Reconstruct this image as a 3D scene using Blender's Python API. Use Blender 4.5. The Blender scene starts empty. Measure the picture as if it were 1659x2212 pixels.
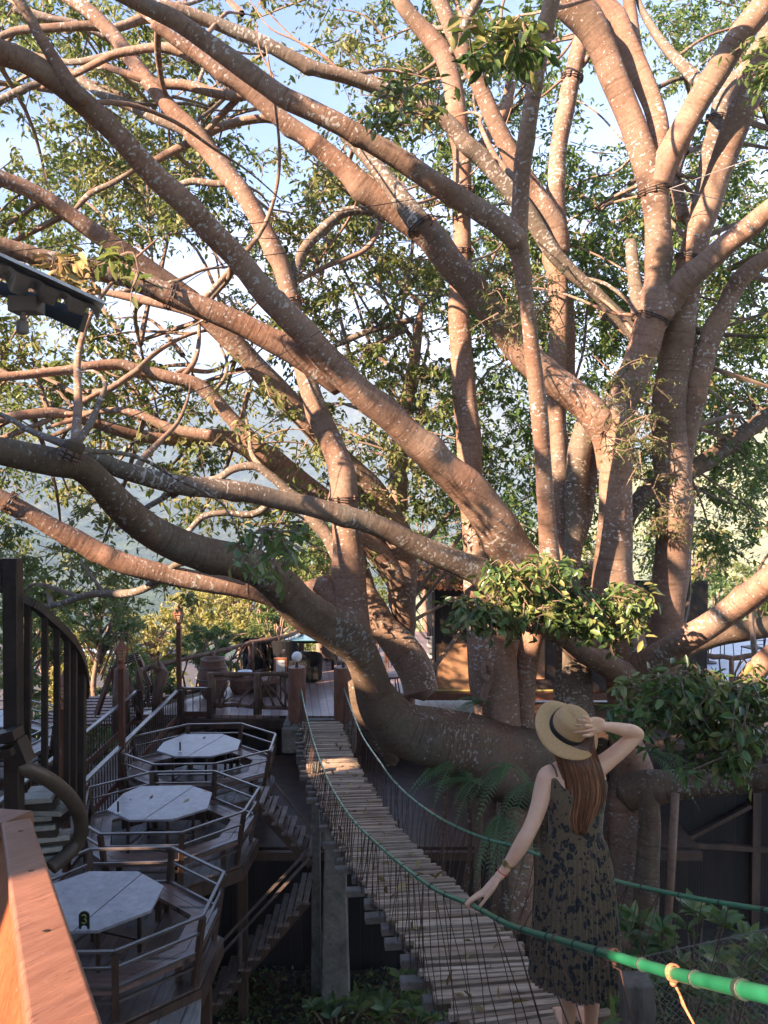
import bpy, math, random
import numpy as np
from mathutils import Vector, Matrix

# ------------------------------------------------------------------ camera, sky, sun, exposure
SC = bpy.context.scene
COL = SC.collection
PI = math.pi
CAMZ = 7.0
PITCH = math.radians(1.63)
cam_d = bpy.data.cameras.new('camera')
cam = bpy.data.objects.new('camera', cam_d); COL.objects.link(cam)
cam.location = (0, 0, CAMZ); cam.rotation_euler = (PI/2 - PITCH, 0, 0)
cam_d.sensor_fit = 'VERTICAL'; cam_d.sensor_height = 36.0; cam_d.lens = 28.0
cam_d.clip_start = 0.05; cam_d.clip_end = 12000
SC.camera = cam

SUN_EL = math.radians(27)
SUN_AZ = math.radians(232)      # where the sun stands, clockwise from +Y: behind the viewer, to the left
sd = Vector((math.sin(SUN_AZ)*math.cos(SUN_EL), math.cos(SUN_AZ)*math.cos(SUN_EL), math.sin(SUN_EL)))
sun_l = bpy.data.lights.new('sun', 'SUN'); sun_l.energy = 5.0; sun_l.angle = math.radians(0.55)
sun_l.color = (1.0, 0.72, 0.52)
sun = bpy.data.objects.new('sun', sun_l); COL.objects.link(sun)
sun.rotation_euler = sd.to_track_quat('Z', 'Y').to_euler()

W_ = bpy.data.worlds.new('World'); SC.world = W_; W_.use_nodes = True
nt = W_.node_tree; nt.nodes.clear()
def N(t, k, **kw):
    n = t.nodes.new(k)
    for a, b in kw.items(): setattr(n, a, b)
    return n
sky = N(nt, 'ShaderNodeTexSky', sky_type='NISHITA'); sky.sun_disc = False
sky.sun_elevation = SUN_EL; sky.sun_rotation = SUN_AZ
sky.air_density = 1.0; sky.dust_density = 0.4; sky.ozone_density = 2.6
bg = N(nt, 'ShaderNodeBackground'); bg.inputs['Strength'].default_value = 0.097
wo = N(nt, 'ShaderNodeOutputWorld')
tc = N(nt, 'ShaderNodeTexCoord'); sep = N(nt, 'ShaderNodeSeparateXYZ')
nt.links.new(tc.outputs['Generated'], sep.inputs[0])
mp = N(nt, 'ShaderNodeMapping'); mp.inputs['Scale'].default_value = (1, 1, 3.2)
nt.links.new(tc.outputs['Generated'], mp.inputs[0])
no = N(nt, 'ShaderNodeTexNoise'); no.inputs['Scale'].default_value = 3.3; no.inputs['Detail'].default_value = 8
no.inputs['Roughness'].default_value = 0.55
nt.links.new(mp.outputs[0], no.inputs['Vector'])
cr = N(nt, 'ShaderNodeValToRGB'); cr.color_ramp.elements[0].position = 0.44; cr.color_ramp.elements[1].position = 0.64
nt.links.new(no.outputs['Fac'], cr.inputs[0])
hz = N(nt, 'ShaderNodeMapRange'); hz.inputs['From Min'].default_value = 0.42; hz.inputs['From Max'].default_value = 0.10
nt.links.new(sep.outputs['Z'], hz.inputs['Value'])
mu = N(nt, 'ShaderNodeMath', operation='MULTIPLY')
nt.links.new(cr.outputs['Color'], mu.inputs[0]); nt.links.new(hz.outputs[0], mu.inputs[1])
mx = N(nt, 'ShaderNodeMix', data_type='RGBA')
nt.links.new(mu.outputs[0], mx.inputs[0]); tn_ = N(nt, 'ShaderNodeMix', data_type='RGBA', blend_type='MULTIPLY'); tn_.inputs[0].default_value = 1; tn_.inputs[7].default_value = (0.94, 0.98, 1.12, 1)
nt.links.new(sky.outputs[0], tn_.inputs[6]); nt.links.new(tn_.outputs[2], mx.inputs[6])
mx.inputs[7].default_value = (7.4, 7.0, 8.0, 1)     # sunlit cloud, in the sky texture's own units
nt.links.new(mx.outputs[2], bg.inputs['Color']); nt.links.new(bg.outputs[0], wo.inputs[0])

SC.view_settings.view_transform = 'Standard'; SC.view_settings.look = 'None'
SC.view_settings.exposure = 2.12; SC.view_settings.gamma = 1.0
SC.cycles.use_denoising = True
SC.cycles.max_bounces = 6; SC.cycles.transparent_max_bounces = 8; SC.cycles.volume_bounces = 0
SC.cycles.sample_clamp_indirect = 4

# ------------------------------------------------------------------ helpers
# o-units: 1659 x 2212 picture positions; F is the focal length in them
F = 1721.0
def P(u, v, d):
    """the world point at depth d along the viewing axis in direction (u, v)"""
    a = (u - 829.5)/F; b = -(v - 1106.0)/F
    return Vector((d*a, d*(math.cos(PITCH) + b*math.sin(PITCH)), CAMZ + d*(-math.sin(PITCH) + b*math.cos(PITCH))))
def PZ(u, v, z):
    """where that direction meets the level z (z counted from the camera)"""
    a = (u - 829.5)/F; b = -(v - 1106.0)/F
    t = z/(-math.sin(PITCH) + b*math.cos(PITCH))
    return Vector((t*a, t*(math.cos(PITCH) + b*math.sin(PITCH)), CAMZ + z))
def V(*a): return Vector(a)
R = random.Random(7)

class MB:
    def __init__(s): s.v = []; s.f = []; s.tc = None
    def add(s, vs, fs):
        o = len(s.v); s.v.extend([tuple(x) for x in vs]); s.f.extend([tuple(i+o for i in f) for f in fs]); return s
    def box(s, c, dx, dy, dz, rz=0.0, M=None):
        vs = []
        m = M or Matrix.Rotation(rz, 3, 'Z')
        for z in (-dz/2, dz/2):
            for x, y in ((-dx/2, -dy/2), (dx/2, -dy/2), (dx/2, dy/2), (-dx/2, dy/2)):
                vs.append(Vector(c) + m @ Vector((x, y, z)))
        return s.add(vs, [(0,3,2,1),(4,5,6,7),(0,1,5,4),(1,2,6,5),(2,3,7,6),(3,0,4,7)])
    def beam(s, a, b, w, h, up=(0,0,1), ch=0.0):
        """box section bar from a to b: w across, h along up"""
        a = Vector(a); b = Vector(b); d = (b-a); L = d.length
        if L < 1e-6: return s
        d.normalize(); x = d.cross(Vector(up))
        if x.length < 1e-4: x = d.cross(Vector((0.9,0.43,0.1)))
        x.normalize(); y = x.cross(d)
        if ch > 0:
            prof = [(-w/2+ch,-h/2),(w/2-ch,-h/2),(w/2,-h/2+ch),(w/2,h/2-ch),(w/2-ch,h/2),(-w/2+ch,h/2),(-w/2,h/2-ch),(-w/2,-h/2+ch)]
        else: prof = [(-w/2,-h/2),(w/2,-h/2),(w/2,h/2),(-w/2,h/2)]
        n = len(prof)
        vs = [a + x*p + y*q for p, q in prof] + [b + x*p + y*q for p, q in prof]
        fs = [(i, (i+1) % n, n+(i+1) % n, n+i) for i in range(n)] + [tuple(range(n))[::-1], tuple(range(n, 2*n))]
        return s.add(vs, fs)
    def tube(s, pts, rad, n=8, cap=True, jit=0.0, sq=1.0):
        pts = [Vector(p) for p in pts]
        if not hasattr(rad, '__len__'): rad = [rad]*len(pts)
        k = len(pts); o = len(s.v); ref = None
        for i, p in enumerate(pts):
            t = (pts[min(i+1, k-1)] - pts[max(i-1, 0)])
            if t.length < 1e-9: t = Vector((0,0,1))
            t.normalize()
            if ref is None:
                ref = t.cross(Vector((0,0,1)))
                if ref.length < 1e-3: ref = Vector((1,0,0))
            x = (ref - t*ref.dot(t)); x.normalize(); ref = x; y = t.cross(x)
            for j in range(n):
                a = 2*PI*j/n; r = rad[i]*(1 + (R.uniform(-jit, jit) if jit else 0))
                q = p + x*(math.cos(a)*r) + y*(math.sin(a)*r*sq)
                s.v.append(tuple(q))
        for i in range(k-1):
            for j in range(n):
                a = o+i*n+j; b = o+i*n+(j+1) % n
                s.f.append((a, b, b+n, a+n))
        if cap:
            s.f.append(tuple(o+j for j in range(n))[::-1]); s.f.append(tuple(o+(k-1)*n+j for j in range(n)))
        return s
    def prism(s, poly, z0, z1):
        """upright prism over the polygon of (x, y)"""
        n = len(poly)
        ar = sum(poly[i][0]*poly[(i+1) % n][1]-poly[(i+1) % n][0]*poly[i][1] for i in range(n))
        if ar < 0: poly = poly[::-1]
        vs = [(p[0], p[1], z0) for p in poly] + [(p[0], p[1], z1) for p in poly]
        return s.add(vs, [tuple(range(n))[::-1], tuple(range(n, 2*n))] + [(i, (i+1) % n, n+(i+1) % n, n+i) for i in range(n)])
    def lathe(s, prof, c=(0,0,0), n=20, M=None):
        """prof: (r, z) pairs from bottom to top"""
        o = len(s.v); c = Vector(c)
        for r, z in prof:
            for j in range(n):
                a = 2*PI*j/n; q = Vector((r*math.cos(a), r*math.sin(a), z))
                if M is not None: q = M @ q
                s.v.append(tuple(c+q))
        for i in range(len(prof)-1):
            for j in range(n):
                a = o+i*n+j; b = o+i*n+(j+1) % n
                s.f.append((a, b, b+n, a+n))
        s.f.append(tuple(o+j for j in range(n))[::-1]); s.f.append(tuple(o+(len(prof)-1)*n+j for j in range(n)))
        return s
    def ball(s, c, r, n=14, m=9, sc=(1,1,1)):
        prof = []
        for i in range(m+1):
            a = -PI/2 + PI*i/m; prof.append((max(1e-4, math.cos(a))*r, math.sin(a)*r))
        return s.lathe(prof, c, n, Matrix.Diagonal(Vector(sc)))
    def build(s, name, mat, parent=None, smooth=False, base=None, bevel=0.0):
        return mesh_obj(name, s.v, s.f, mat, parent, smooth, base, bevel)

ORG = {}
def mesh_obj(name, vs, fs, mat, parent=None, smooth=False, base=None, bevel=0.0, attrs=None):
    a = np.asarray(vs, dtype=np.float64).reshape(-1, 3)
    if parent is not None: o0 = np.array(ORG[parent.name])
    elif base is not None: o0 = np.array(base, dtype=float)
    else:
        mn, mxx = a.min(0), a.max(0); o0 = np.array([(mn[0]+mxx[0])/2, (mn[1]+mxx[1])/2, mn[2]])
    me = bpy.data.meshes.new(name)
    me.from_pydata((a-o0).tolist(), [], fs) if not isinstance(fs, np.ndarray) else np_faces(me, a-o0, fs)
    if attrs:
        for k, (ty, dom, data) in attrs.items():
            at = me.attributes.new(k, ty, dom)
            at.data.foreach_set('vector' if ty == 'FLOAT_VECTOR' else 'value', np.asarray(data, dtype=np.float32).ravel())
    me.materials.append(mat)
    if smooth: me.polygons.foreach_set('use_smooth', [True]*len(me.polygons))
    me.update()
    ob = bpy.data.objects.new(name, me); COL.objects.link(ob)
    if parent is not None: ob.parent = parent
    else: ob.location = tuple(o0)
    ORG[ob.name] = tuple(o0)
    if bevel > 0:
        b = ob.modifiers.new('bevel', 'BEVEL'); b.width = bevel; b.segments = 2; b.limit_method = 'ANGLE'
    return ob
def np_faces(me, v, f):
    n, k = f.shape
    me.vertices.add(len(v)); me.vertices.foreach_set('co', v.astype(np.float32).ravel())
    me.loops.add(n*k); me.loops.foreach_set('vertex_index', f.astype(np.int32).ravel())
    me.polygons.add(n); me.polygons.foreach_set('loop_start', np.arange(0, n*k, k, dtype=np.int32))
    me.update(calc_edges=True)
def empty(name, loc):
    o = bpy.data.objects.new(name, None); COL.objects.link(o); o.location = loc
    o.empty_display_size = 0.2
    ORG[o.name] = tuple(loc); return o
def tag(o, label=None, cat=None, group=None, kind=None):
    if label: o['label'] = label
    if cat: o['category'] = cat
    if group: o['group'] = group
    if kind: o['kind'] = kind
    return o
def thing(name, loc, label, cat, group=None):
    return tag(empty(name, loc), label, cat, group)
def copy_tree(o, parent=None):
    c = o.copy(); COL.objects.link(c)
    if parent is not None: c.parent = parent
    ORG[c.name] = ORG[o.name]
    for ch in list(o.children): copy_tree(ch, c)
    return c

# ------------------------------------------------------------------ materials
def newmat(name):
    m = bpy.data.materials.new(name); m.use_nodes = True; t = m.node_tree
    b = t.nodes['Principled BSDF']; return m, t, b
def ramp(t, fac, stops):
    c = N(t, 'ShaderNodeValToRGB'); el = c.color_ramp.elements
    while len(el) < len(stops): el.new(0.5)
    for e, (p, col) in zip(el, stops): e.position = p; e.color = (*col, 1)
    t.links.new(fac, c.inputs[0]); return c.outputs['Color']
def noise(t, vec, scale, detail=5, rough=0.6, sc=(1,1,1)):
    if sc != (1,1,1):
        m = N(t, 'ShaderNodeMapping'); m.inputs['Scale'].default_value = sc
        t.links.new(vec, m.inputs[0]); vec = m.outputs[0]
    n = N(t, 'ShaderNodeTexNoise'); n.inputs['Scale'].default_value = scale
    n.inputs['Detail'].default_value = detail; n.inputs['Roughness'].default_value = rough
    t.links.new(vec, n.inputs['Vector']); return n.outputs['Fac']
def mix(t, fac, a, b, mode='MIX'):
    m = N(t, 'ShaderNodeMix', data_type='RGBA', blend_type=mode)
    for s, x in ((0, fac), (6, a), (7, b)):
        if isinstance(x, (int, float)): m.inputs[s].default_value = x
        elif isinstance(x, tuple): m.inputs[s].default_value = (*x, 1)
        else: t.links.new(x, m.inputs[s])
    return m.outputs[2]
def bump(t, b, h, strength=0.4, dist=0.01):
    n = N(t, 'ShaderNodeBump'); n.inputs['Strength'].default_value = strength; n.inputs['Distance'].default_value = dist
    t.links.new(h, n.inputs['Height']); t.links.new(n.outputs[0], b.inputs['Normal'])
def objvec(t, world=False):
    if world:
        g = N(t, 'ShaderNodeNewGeometry'); return g.outputs['Position']
    return N(t, 'ShaderNodeTexCoord').outputs['Object']
def mat_noise(name, c1, c2, scale=6, rough=0.7, bs=0.3, sc=(1,1,1), c3=None, spec=0.5, metal=0.0, bd=0.01, world=True, coat=0.0):
    m, t, b = newmat(name); vec = objvec(t, world)
    f = noise(t, vec, scale, 6, 0.62, sc); f2 = noise(t, vec, scale*4.3, 4, 0.7, sc)
    st = [(0.32, c1), (0.66, c2)]
    if c3: st = [(0.30, c1), (0.52, c2), (0.72, c3)]
    col = ramp(t, f, st)
    dk = ramp(t, f2, [(0.25, (0.62,0.62,0.62)), (0.75, (1.2,1.2,1.2))])
    t.links.new(mix(t, 1.0, col, dk, 'MULTIPLY'), b.inputs['Base Color'])
    rr = N(t, 'ShaderNodeMapRange'); rr.inputs['To Min'].default_value = max(0.05, rough-0.15); rr.inputs['To Max'].default_value = min(1, rough+0.15)
    t.links.new(f2, rr.inputs['Value']); t.links.new(rr.outputs[0], b.inputs['Roughness'])
    b.inputs['Metallic'].default_value = metal; b.inputs['Specular IOR Level'].default_value = spec
    b.inputs['Coat Weight'].default_value = coat
    bump(t, b, f2, bs, bd)
    return m
def mat_bark(name, base1, base2, grey, lich=(0.50,0.47,0.43), lthr=0.64):
    """smooth fig bark: reddish tan, faint growth rings, crisp pale lichen patches"""
    m, t, b = newmat(name)
    at = N(t, 'ShaderNodeAttribute', attribute_name='tc'); v = at.outputs['Vector']
    f = noise(t, v, 2.2, 6, 0.6)
    col = ramp(t, f, [(0.32, base1), (0.55, base2), (0.74, grey)])
    patch = noise(t, v, 0.75, 4, 0.6)
    col = mix(t, 1.0, col, ramp(t, patch, [(0.36, (0.72,0.76,0.74)), (0.52, (1,1,1)), (0.68, (1.12,1.0,0.92))]), 'MULTIPLY')
    fine = noise(t, v, 26, 6, 0.7, (1, 1, 1.0))
    col = mix(t, 1.0, col, ramp(t, fine, [(0.28, (0.66,0.64,0.62)), (0.7, (1.16,1.16,1.16))]), 'MULTIPLY')
    ring = noise(t, v, 9, 5, 0.65, (0.25, 0.25, 3.2))
    col = mix(t, 1.0, col, ramp(t, ring, [(0.34, (0.70,0.66,0.63)), (0.46, (1,1,1))]), 'MULTIPLY')
    vo = noise(t, v, 24, 2, 0.45, (0.95, 0.95, 1.35)); big = noise(t, v, 1.9, 3, 0.5)
    ad = N(t, 'ShaderNodeMath', operation='MULTIPLY_ADD'); ad.inputs[1].default_value = 0.55
    t.links.new(big, ad.inputs[0]); t.links.new(vo, ad.inputs[2])
    lm = ramp(t, ad.outputs[0], [(min(0.98, lthr+0.285), (0,0,0)), (min(0.99, lthr+0.305), (1,1,1))])
    vo2 = noise(t, v, 30, 2, 0.4)
    lm2 = ramp(t, vo2, [(0.73, (0,0,0)), (0.75, (1,1,1))])
    mm = N(t, 'ShaderNodeMath', operation='MAXIMUM'); t.links.new(lm, mm.inputs[0]); t.links.new(lm2, mm.inputs[1])
    lc = ramp(t, fine, [(0.3, tuple(c*0.62 for c in lich)), (0.65, lich)])
    t.links.new(mix(t, mm.outputs[0], col, lc), b.inputs['Base Color'])
    b.inputs['Roughness'].default_value = 0.82; b.inputs['Specular IOR Level'].default_value = 0.25
    hh = N(t, 'ShaderNodeMath', operation='MULTIPLY_ADD'); hh.inputs[1].default_value = 0.5
    t.links.new(mm.outputs[0], hh.inputs[0]); h2 = N(t, 'ShaderNodeMath', operation='ADD')
    t.links.new(fine, h2.inputs[0]); t.links.new(ring, h2.inputs[1]); t.links.new(h2.outputs[0], hh.inputs[2])
    bump(t, b, hh.outputs[0], 0.55, 0.012)
    return m
def mat_leaf(name, cols, rough=0.45, trans=0.35, tcol=(0.22,0.30,0.05), spec=0.4):
    m, t, b = newmat(name)
    at = N(t, 'ShaderNodeAttribute', attribute_name='rnd')
    n = len(cols)
    col = ramp(t, at.outputs['Fac'], [((i+0.5)/n, c) for i, c in enumerate(cols)])
    t.links.new(col, b.inputs['Base Color']); b.inputs['Roughness'].default_value = rough
    b.inputs['Specular IOR Level'].default_value = spec
    tr = N(t, 'ShaderNodeBsdfTranslucent'); t.links.new(mix(t, 0.5, col, tcol), tr.inputs['Color'])
    ms = N(t, 'ShaderNodeMixShader'); ms.inputs[0].default_value = trans
    out = t.nodes['Material Output']
    t.links.new(b.outputs[0], ms.inputs[1]); t.links.new(tr.outputs[0], ms.inputs[2]); t.links.new(ms.outputs[0], out.inputs[0])
    return m
def mat_planks(name, c1, c2, axis='X', w=0.14, rough=0.6, gap=(0.02,0.015,0.01), sc=None, coat=0.0, spec=0.4):
    """boards side by side along an axis, each of its own tone, dark gaps between"""
    m, t, b = newmat(name); vec = objvec(t, True)
    s = N(t, 'ShaderNodeSeparateXYZ'); t.links.new(vec, s.inputs[0])
    dv = N(t, 'ShaderNodeMath', operation='DIVIDE'); dv.inputs[1].default_value = w; t.links.new(s.outputs[axis], dv.inputs[0])
    fl = N(t, 'ShaderNodeMath', operation='FLOOR'); t.links.new(dv.outputs[0], fl.inputs[0])
    fr = N(t, 'ShaderNodeMath', operation='FRACT'); t.links.new(dv.outputs[0], fr.inputs[0])
    wn = N(t, 'ShaderNodeTexWhiteNoise', noise_dimensions='1D'); t.links.new(fl.outputs[0], wn.inputs['W'])
    base = mix(t, wn.outputs['Value'], c1, c2)
    st = {'X': (14, 1.2, 1.2), 'Y': (1.2, 14, 1.2), 'Z': (1.2, 1.2, 14)}[axis]
    if sc: st = sc
    g = noise(t, vec, 3.0, 7, 0.7, st); g3 = noise(t, vec, 1.3, 5, 0.6)
    col = mix(t, 1.0, base, ramp(t, g, [(0.25, (0.5,0.5,0.5)), (0.72, (1.3,1.3,1.3))]), 'MULTIPLY')
    col = mix(t, 1.0, col, ramp(t, g3, [(0.3, (0.55,0.55,0.55)), (0.7, (1.25,1.25,1.25))]), 'MULTIPLY')
    gm = ramp(t, fr.outputs[0], [(0.0, (0,0,0)), (0.05, (1,1,1)), (0.95, (1,1,1)), (1.0, (0,0,0))])
    t.links.new(mix(t, gm, gap, col), b.inputs['Base Color'])
    b.inputs['Roughness'].default_value = rough; b.inputs['Coat Weight'].default_value = coat
    b.inputs['Specular IOR Level'].default_value = spec
    ad = N(t, 'ShaderNodeMath', operation='MULTIPLY_ADD'); ad.inputs[1].default_value = 0.3
    t.links.new(g, ad.inputs[0]); t.links.new(gm, ad.inputs[2]); bump(t, b, ad.outputs[0], 0.6, 0.01)
    return m
def mat_flat(name, c, rough=0.5, metal=0.0, spec=0.5, emit=None):
    m, t, b = newmat(name); b.inputs['Base Color'].default_value = (*c, 1)
    b.inputs['Roughness'].default_value = rough; b.inputs['Metallic'].default_value = metal; b.inputs['Specular IOR Level'].default_value = spec
    return m

M = {}
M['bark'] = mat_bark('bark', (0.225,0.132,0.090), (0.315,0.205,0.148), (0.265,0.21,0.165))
M['bark_dark'] = mat_bark('bark_darker', (0.115,0.076,0.050), (0.165,0.118,0.082), (0.14,0.12,0.09), lich=(0.33,0.31,0.28), lthr=0.65)  # same fig bark in a darker, greyer tone
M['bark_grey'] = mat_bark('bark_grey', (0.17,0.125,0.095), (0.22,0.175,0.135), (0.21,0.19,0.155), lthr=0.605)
M['twig'] = mat_noise('twig', (0.14,0.09,0.06), (0.25,0.18,0.13), 9, 0.85)
M['leaf'] = mat_leaf('leaf', [(0.04,0.07,0.024), (0.085,0.13,0.04), (0.14,0.19,0.06), (0.21,0.24,0.085), (0.33,0.31,0.14)], trans=0.42)
M['leaf_green'] = mat_leaf('leaf_green', [(0.035,0.08,0.026), (0.075,0.15,0.043), (0.13,0.22,0.065), (0.21,0.29,0.09)], trans=0.42)
M['leaf_yellow'] = mat_leaf('leaf_yellow', [(0.16,0.20,0.05), (0.26,0.28,0.08), (0.38,0.36,0.12), (0.48,0.42,0.18)], trans=0.45, tcol=(0.5,0.5,0.1))
M['leaf_big'] = mat_leaf('leaf_big', [(0.03,0.07,0.024), (0.06,0.12,0.036), (0.10,0.175,0.052), (0.17,0.25,0.08), (0.30,0.28,0.10)], rough=0.33, trans=0.3, spec=0.6)
M['fern'] = mat_leaf('fern_frond', [(0.07,0.15,0.07), (0.11,0.21,0.09), (0.16,0.27,0.11)], rough=0.5, trans=0.3)
M['drygrass'] = mat_leaf('dry_leaf', [(0.10,0.05,0.02), (0.22,0.13,0.05), (0.34,0.24,0.11), (0.42,0.33,0.12)], rough=0.6, trans=0.15)
M['wood_dark'] = mat_noise('dark_wood', (0.030,0.018,0.012), (0.075,0.042,0.026), 5, 0.5, 0.3, (1,1,0.2), c3=(0.11,0.06,0.036))
M['wood_red'] = mat_noise('red_stained_wood', (0.09,0.032,0.018), (0.17,0.065,0.034), 5, 0.5, 0.3, (1,1,0.25))
M['wood_rustic'] = mat_noise('rustic_branch', (0.075,0.04,0.024), (0.17,0.095,0.06), 8, 0.8, 0.6, (1,1,0.3), c3=(0.26,0.17,0.12), bd=0.02)
M['rail_blue'] = mat_noise('worn_rail_wood', (0.06,0.045,0.038), (0.14,0.11,0.095), 5, 0.34, 0.15, spec=0.8, coat=0.25)

# ------------------------------------------------------------------ leaves, twigs, limbs
RNG = np.random.default_rng(11)
def rand_unit(n):
    v = RNG.normal(size=(n, 3)); return v/np.linalg.norm(v, axis=1, keepdims=True)
def leaves_data(pts, size, droop=0.45, aspect=0.42, fold=0.18, var=0.35, axis=None):
    """6-point leaves: one at each point; returns verts, quads, per-vertex random"""
    n = len(pts); pts = np.asarray(pts)
    ax = rand_unit(n) if axis is None else axis + 0.55*rand_unit(n)
    ax[:, 2] = ax[:, 2]*0.7 - droop; ax /= np.linalg.norm(ax, axis=1, keepdims=True)
    up = rand_unit(n)*0.8 + np.array([0, 0, 1.0]); sd_ = np.cross(ax, up); sd_ /= (np.linalg.norm(sd_, axis=1, keepdims=True)+1e-9)
    nr = np.cross(sd_, ax)
    L = size*(1 + RNG.uniform(-var, var, n))[:, None]; Wd = L*aspect
    p = pts
    v = np.stack([p, p+ax*L*0.30+sd_*Wd*0.45+nr*Wd*fold, p+ax*L*0.68+sd_*Wd*0.42+nr*Wd*fold-nr*L*0.04, p+ax*L-nr*L*0.10,
                  p+ax*L*0.68-sd_*Wd*0.42+nr*Wd*fold-nr*L*0.04, p+ax*L*0.30-sd_*Wd*0.45+nr*Wd*fold], axis=1).reshape(-1, 3)
    b = np.arange(n)[:, None]*6
    f = np.concatenate([b+np.array([[0,1,2,3]]), b+np.array([[0,3,4,5]])], axis=1).reshape(-1, 4)
    r = np.repeat(np.clip(RNG.normal(0.5, 0.22, n), 0, 1), 6)
    return v, f, r
def leaves_obj(name, pts, size, mat, parent=None, tone=None, **kw):
    v, f, r = leaves_data(pts, size, **kw)
    if tone is not None: r = np.clip(r*0.7 + np.repeat(tone, 6)*0.5, 0, 1)
    return mesh_obj(name, v, f, mat, parent, attrs={'rnd': ('FLOAT', 'POINT', r)})
def sprays(centers, radius, per, ntw=7, twig_mb=None, hang=0.25):
    """leaf points gathered along little twigs that fan out from each clump centre"""
    out = []; tone = []
    for c in centers:
        c = np.array(c); tn = RNG.uniform(0, 1); rr = radius*RNG.uniform(0.6, 1.3)
        for _ in range(ntw):
            d = rand_unit(1)[0]; d[2] = d[2]*0.6 - hang*0.3; L = rr*RNG.uniform(0.6, 1.2)
            st = c + rand_unit(1)[0]*rr*0.25
            t = RNG.uniform(0.12, 1.0, max(2, per//ntw))
            p = st + d*t[:, None]*L + np.array([0, 0, -hang])*(t[:, None]**2)*L + RNG.normal(size=(len(t), 3))*rr*0.05
            out.append(p); tone.append(np.full(len(t), tn))
            if twig_mb is not None and RNG.uniform() < 0.6:
                e = st + d*L + np.array([0,0,-hang])*L; md = (st+e)/2 + rand_unit(1)[0]*L*0.06
                twig_mb.tube([st, md, e], [0.010, 0.006, 0.003], 3, cap=False)
    return np.concatenate(out), np.concatenate(tone)

def catmull(pts, k=6):
    pts = [np.array(p, dtype=float) for p in pts]; out = []
    n = len(pts)
    for i in range(n-1):
        p0 = pts[max(i-1, 0)]; p1 = pts[i]; p2 = pts[i+1]; p3 = pts[min(i+2, n-1)]
        for j in range(k):
            t = j/k
            out.append(0.5*((2*p1)+(-p0+p2)*t+(2*p0-5*p1+4*p2-p3)*t*t+(-p0+3*p1-3*p2+p3)*t**3))
    out.append(pts[-1]); return out
KR = random.Random(99)
LIMBS = []     # (points, radii) of every limb, for hanging twigs and collars on
def limb(parent, pts, d0, d1, mat='bark', name='limb', label=None, lump=0.06, nseg=22, ends=True, dl=None):
    """pts: (u, v, width) along the limb; depth runs from d0 to d1 (or dl, one per point)"""
    n = len(pts); L = [0.0]; w0_ = max(p[2] for p in pts)
    for i in range(1, n): L.append(L[-1] + math.hypot(pts[i][0]-pts[i-1][0], pts[i][1]-pts[i-1][1]))
    ctl = []
    for i, (u, v, w) in enumerate(pts):
        d = dl[i] if dl else d0 + (d1-d0)*L[i]/max(L[-1], 1)
        p = P(u, v, d); ctl.append([p.x, p.y, p.z, w*d/(2*F)])
    k = 8 if n < 12 else 6
    cs = catmull(ctl, k)
    ph = R.uniform(0, 100); verts = []; tcs = []; ns = nseg; s = 0.0; ref = None; m = len(cs)
    tl = sum((Vector(cs[i][:3])-Vector(cs[i-1][:3])).length for i in range(1, m)); knots = [(KR.uniform(0, tl), KR.uniform(0, 6.28), KR.uniform(0.08, 0.30), KR.uniform(0.5, 1.3)) for _ in range(int(tl*1.3))]
    for i, c in enumerate(cs):
        p = Vector(c[:3]); r = max(0.004, c[3])
        a = Vector(cs[max(i-1, 0)][:3]); b = Vector(cs[min(i+1, m-1)][:3]); t = (b-a).normalized()
        if i: s += (p-Vector(cs[i-1][:3])).length
        if ref is None:
            ref = t.cross(Vector((0.2, 1, 0.1)))
        x = (ref - t*ref.dot(t)).normalized(); ref = x; y = t.cross(x)
        for j in range(ns):
            th = 2*PI*j/ns
            q = 1 + lump*(math.sin(2*th+s*2.3/ (r*6+0.3)+ph)*0.6 + math.sin(3*th-s*1.7+ph*2)*0.5 + math.sin(th+s*5.1+ph*3)*0.5 + math.sin(s*9+ph)*0.25)
            if name in ('trunk', 'aerial_root') or (w0_ > 84 and r > 0.15): q += 0.055*math.cos(5*th+ph+0.35*math.sin(s*1.3)) + 0.045*abs(math.sin(3.5*th+ph*2+s*0.5)) + 0.05*math.sin(s*2.1+2*th)
            for ks, kt, ka, kw in knots:
                e_ = ((s-ks)/(r*kw))**2
                if e_ < 6: q += ka*math.exp(-e_ - ((math.cos(th-kt)-1)**2)*5)
            rr = r*q; co, si = math.cos(th), math.sin(th)
            verts.append(p + x*(co*rr) + y*(si*rr)); tcs.append((co*r+ph, si*r, s+ph*3))
    fs = []
    for i in range(m-1):
        for j in range(ns):
            a = i*ns+j; b = i*ns+(j+1) % ns; fs.append((a, b, b+ns, a+ns))
    if ends:
        for e, st in ((0, -1), (m-1, 1)):
            p = Vector(cs[e][:3]); q = Vector(cs[e-st][:3]); t = (p-q).normalized()
            verts.append(p + t*cs[e][3]*0.5); tcs.append((ph, 0, s if e else 0)); ci = len(verts)-1
            for j in range(ns):
                a = e*ns+j; b = e*ns+(j+1) % ns
                fs.append((b, a, ci) if st == -1 else (a, b, ci))
    ob = mesh_obj(name, [tuple(v) for v in verts], fs, M[mat], parent, smooth=True, attrs={'tc': ('FLOAT_VECTOR', 'POINT', tcs)})
    if label: ob['label'] = label
    LIMBS.append(([Vector(c[:3]) for c in cs], [c[3] for c in cs]))
    return ob
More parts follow.
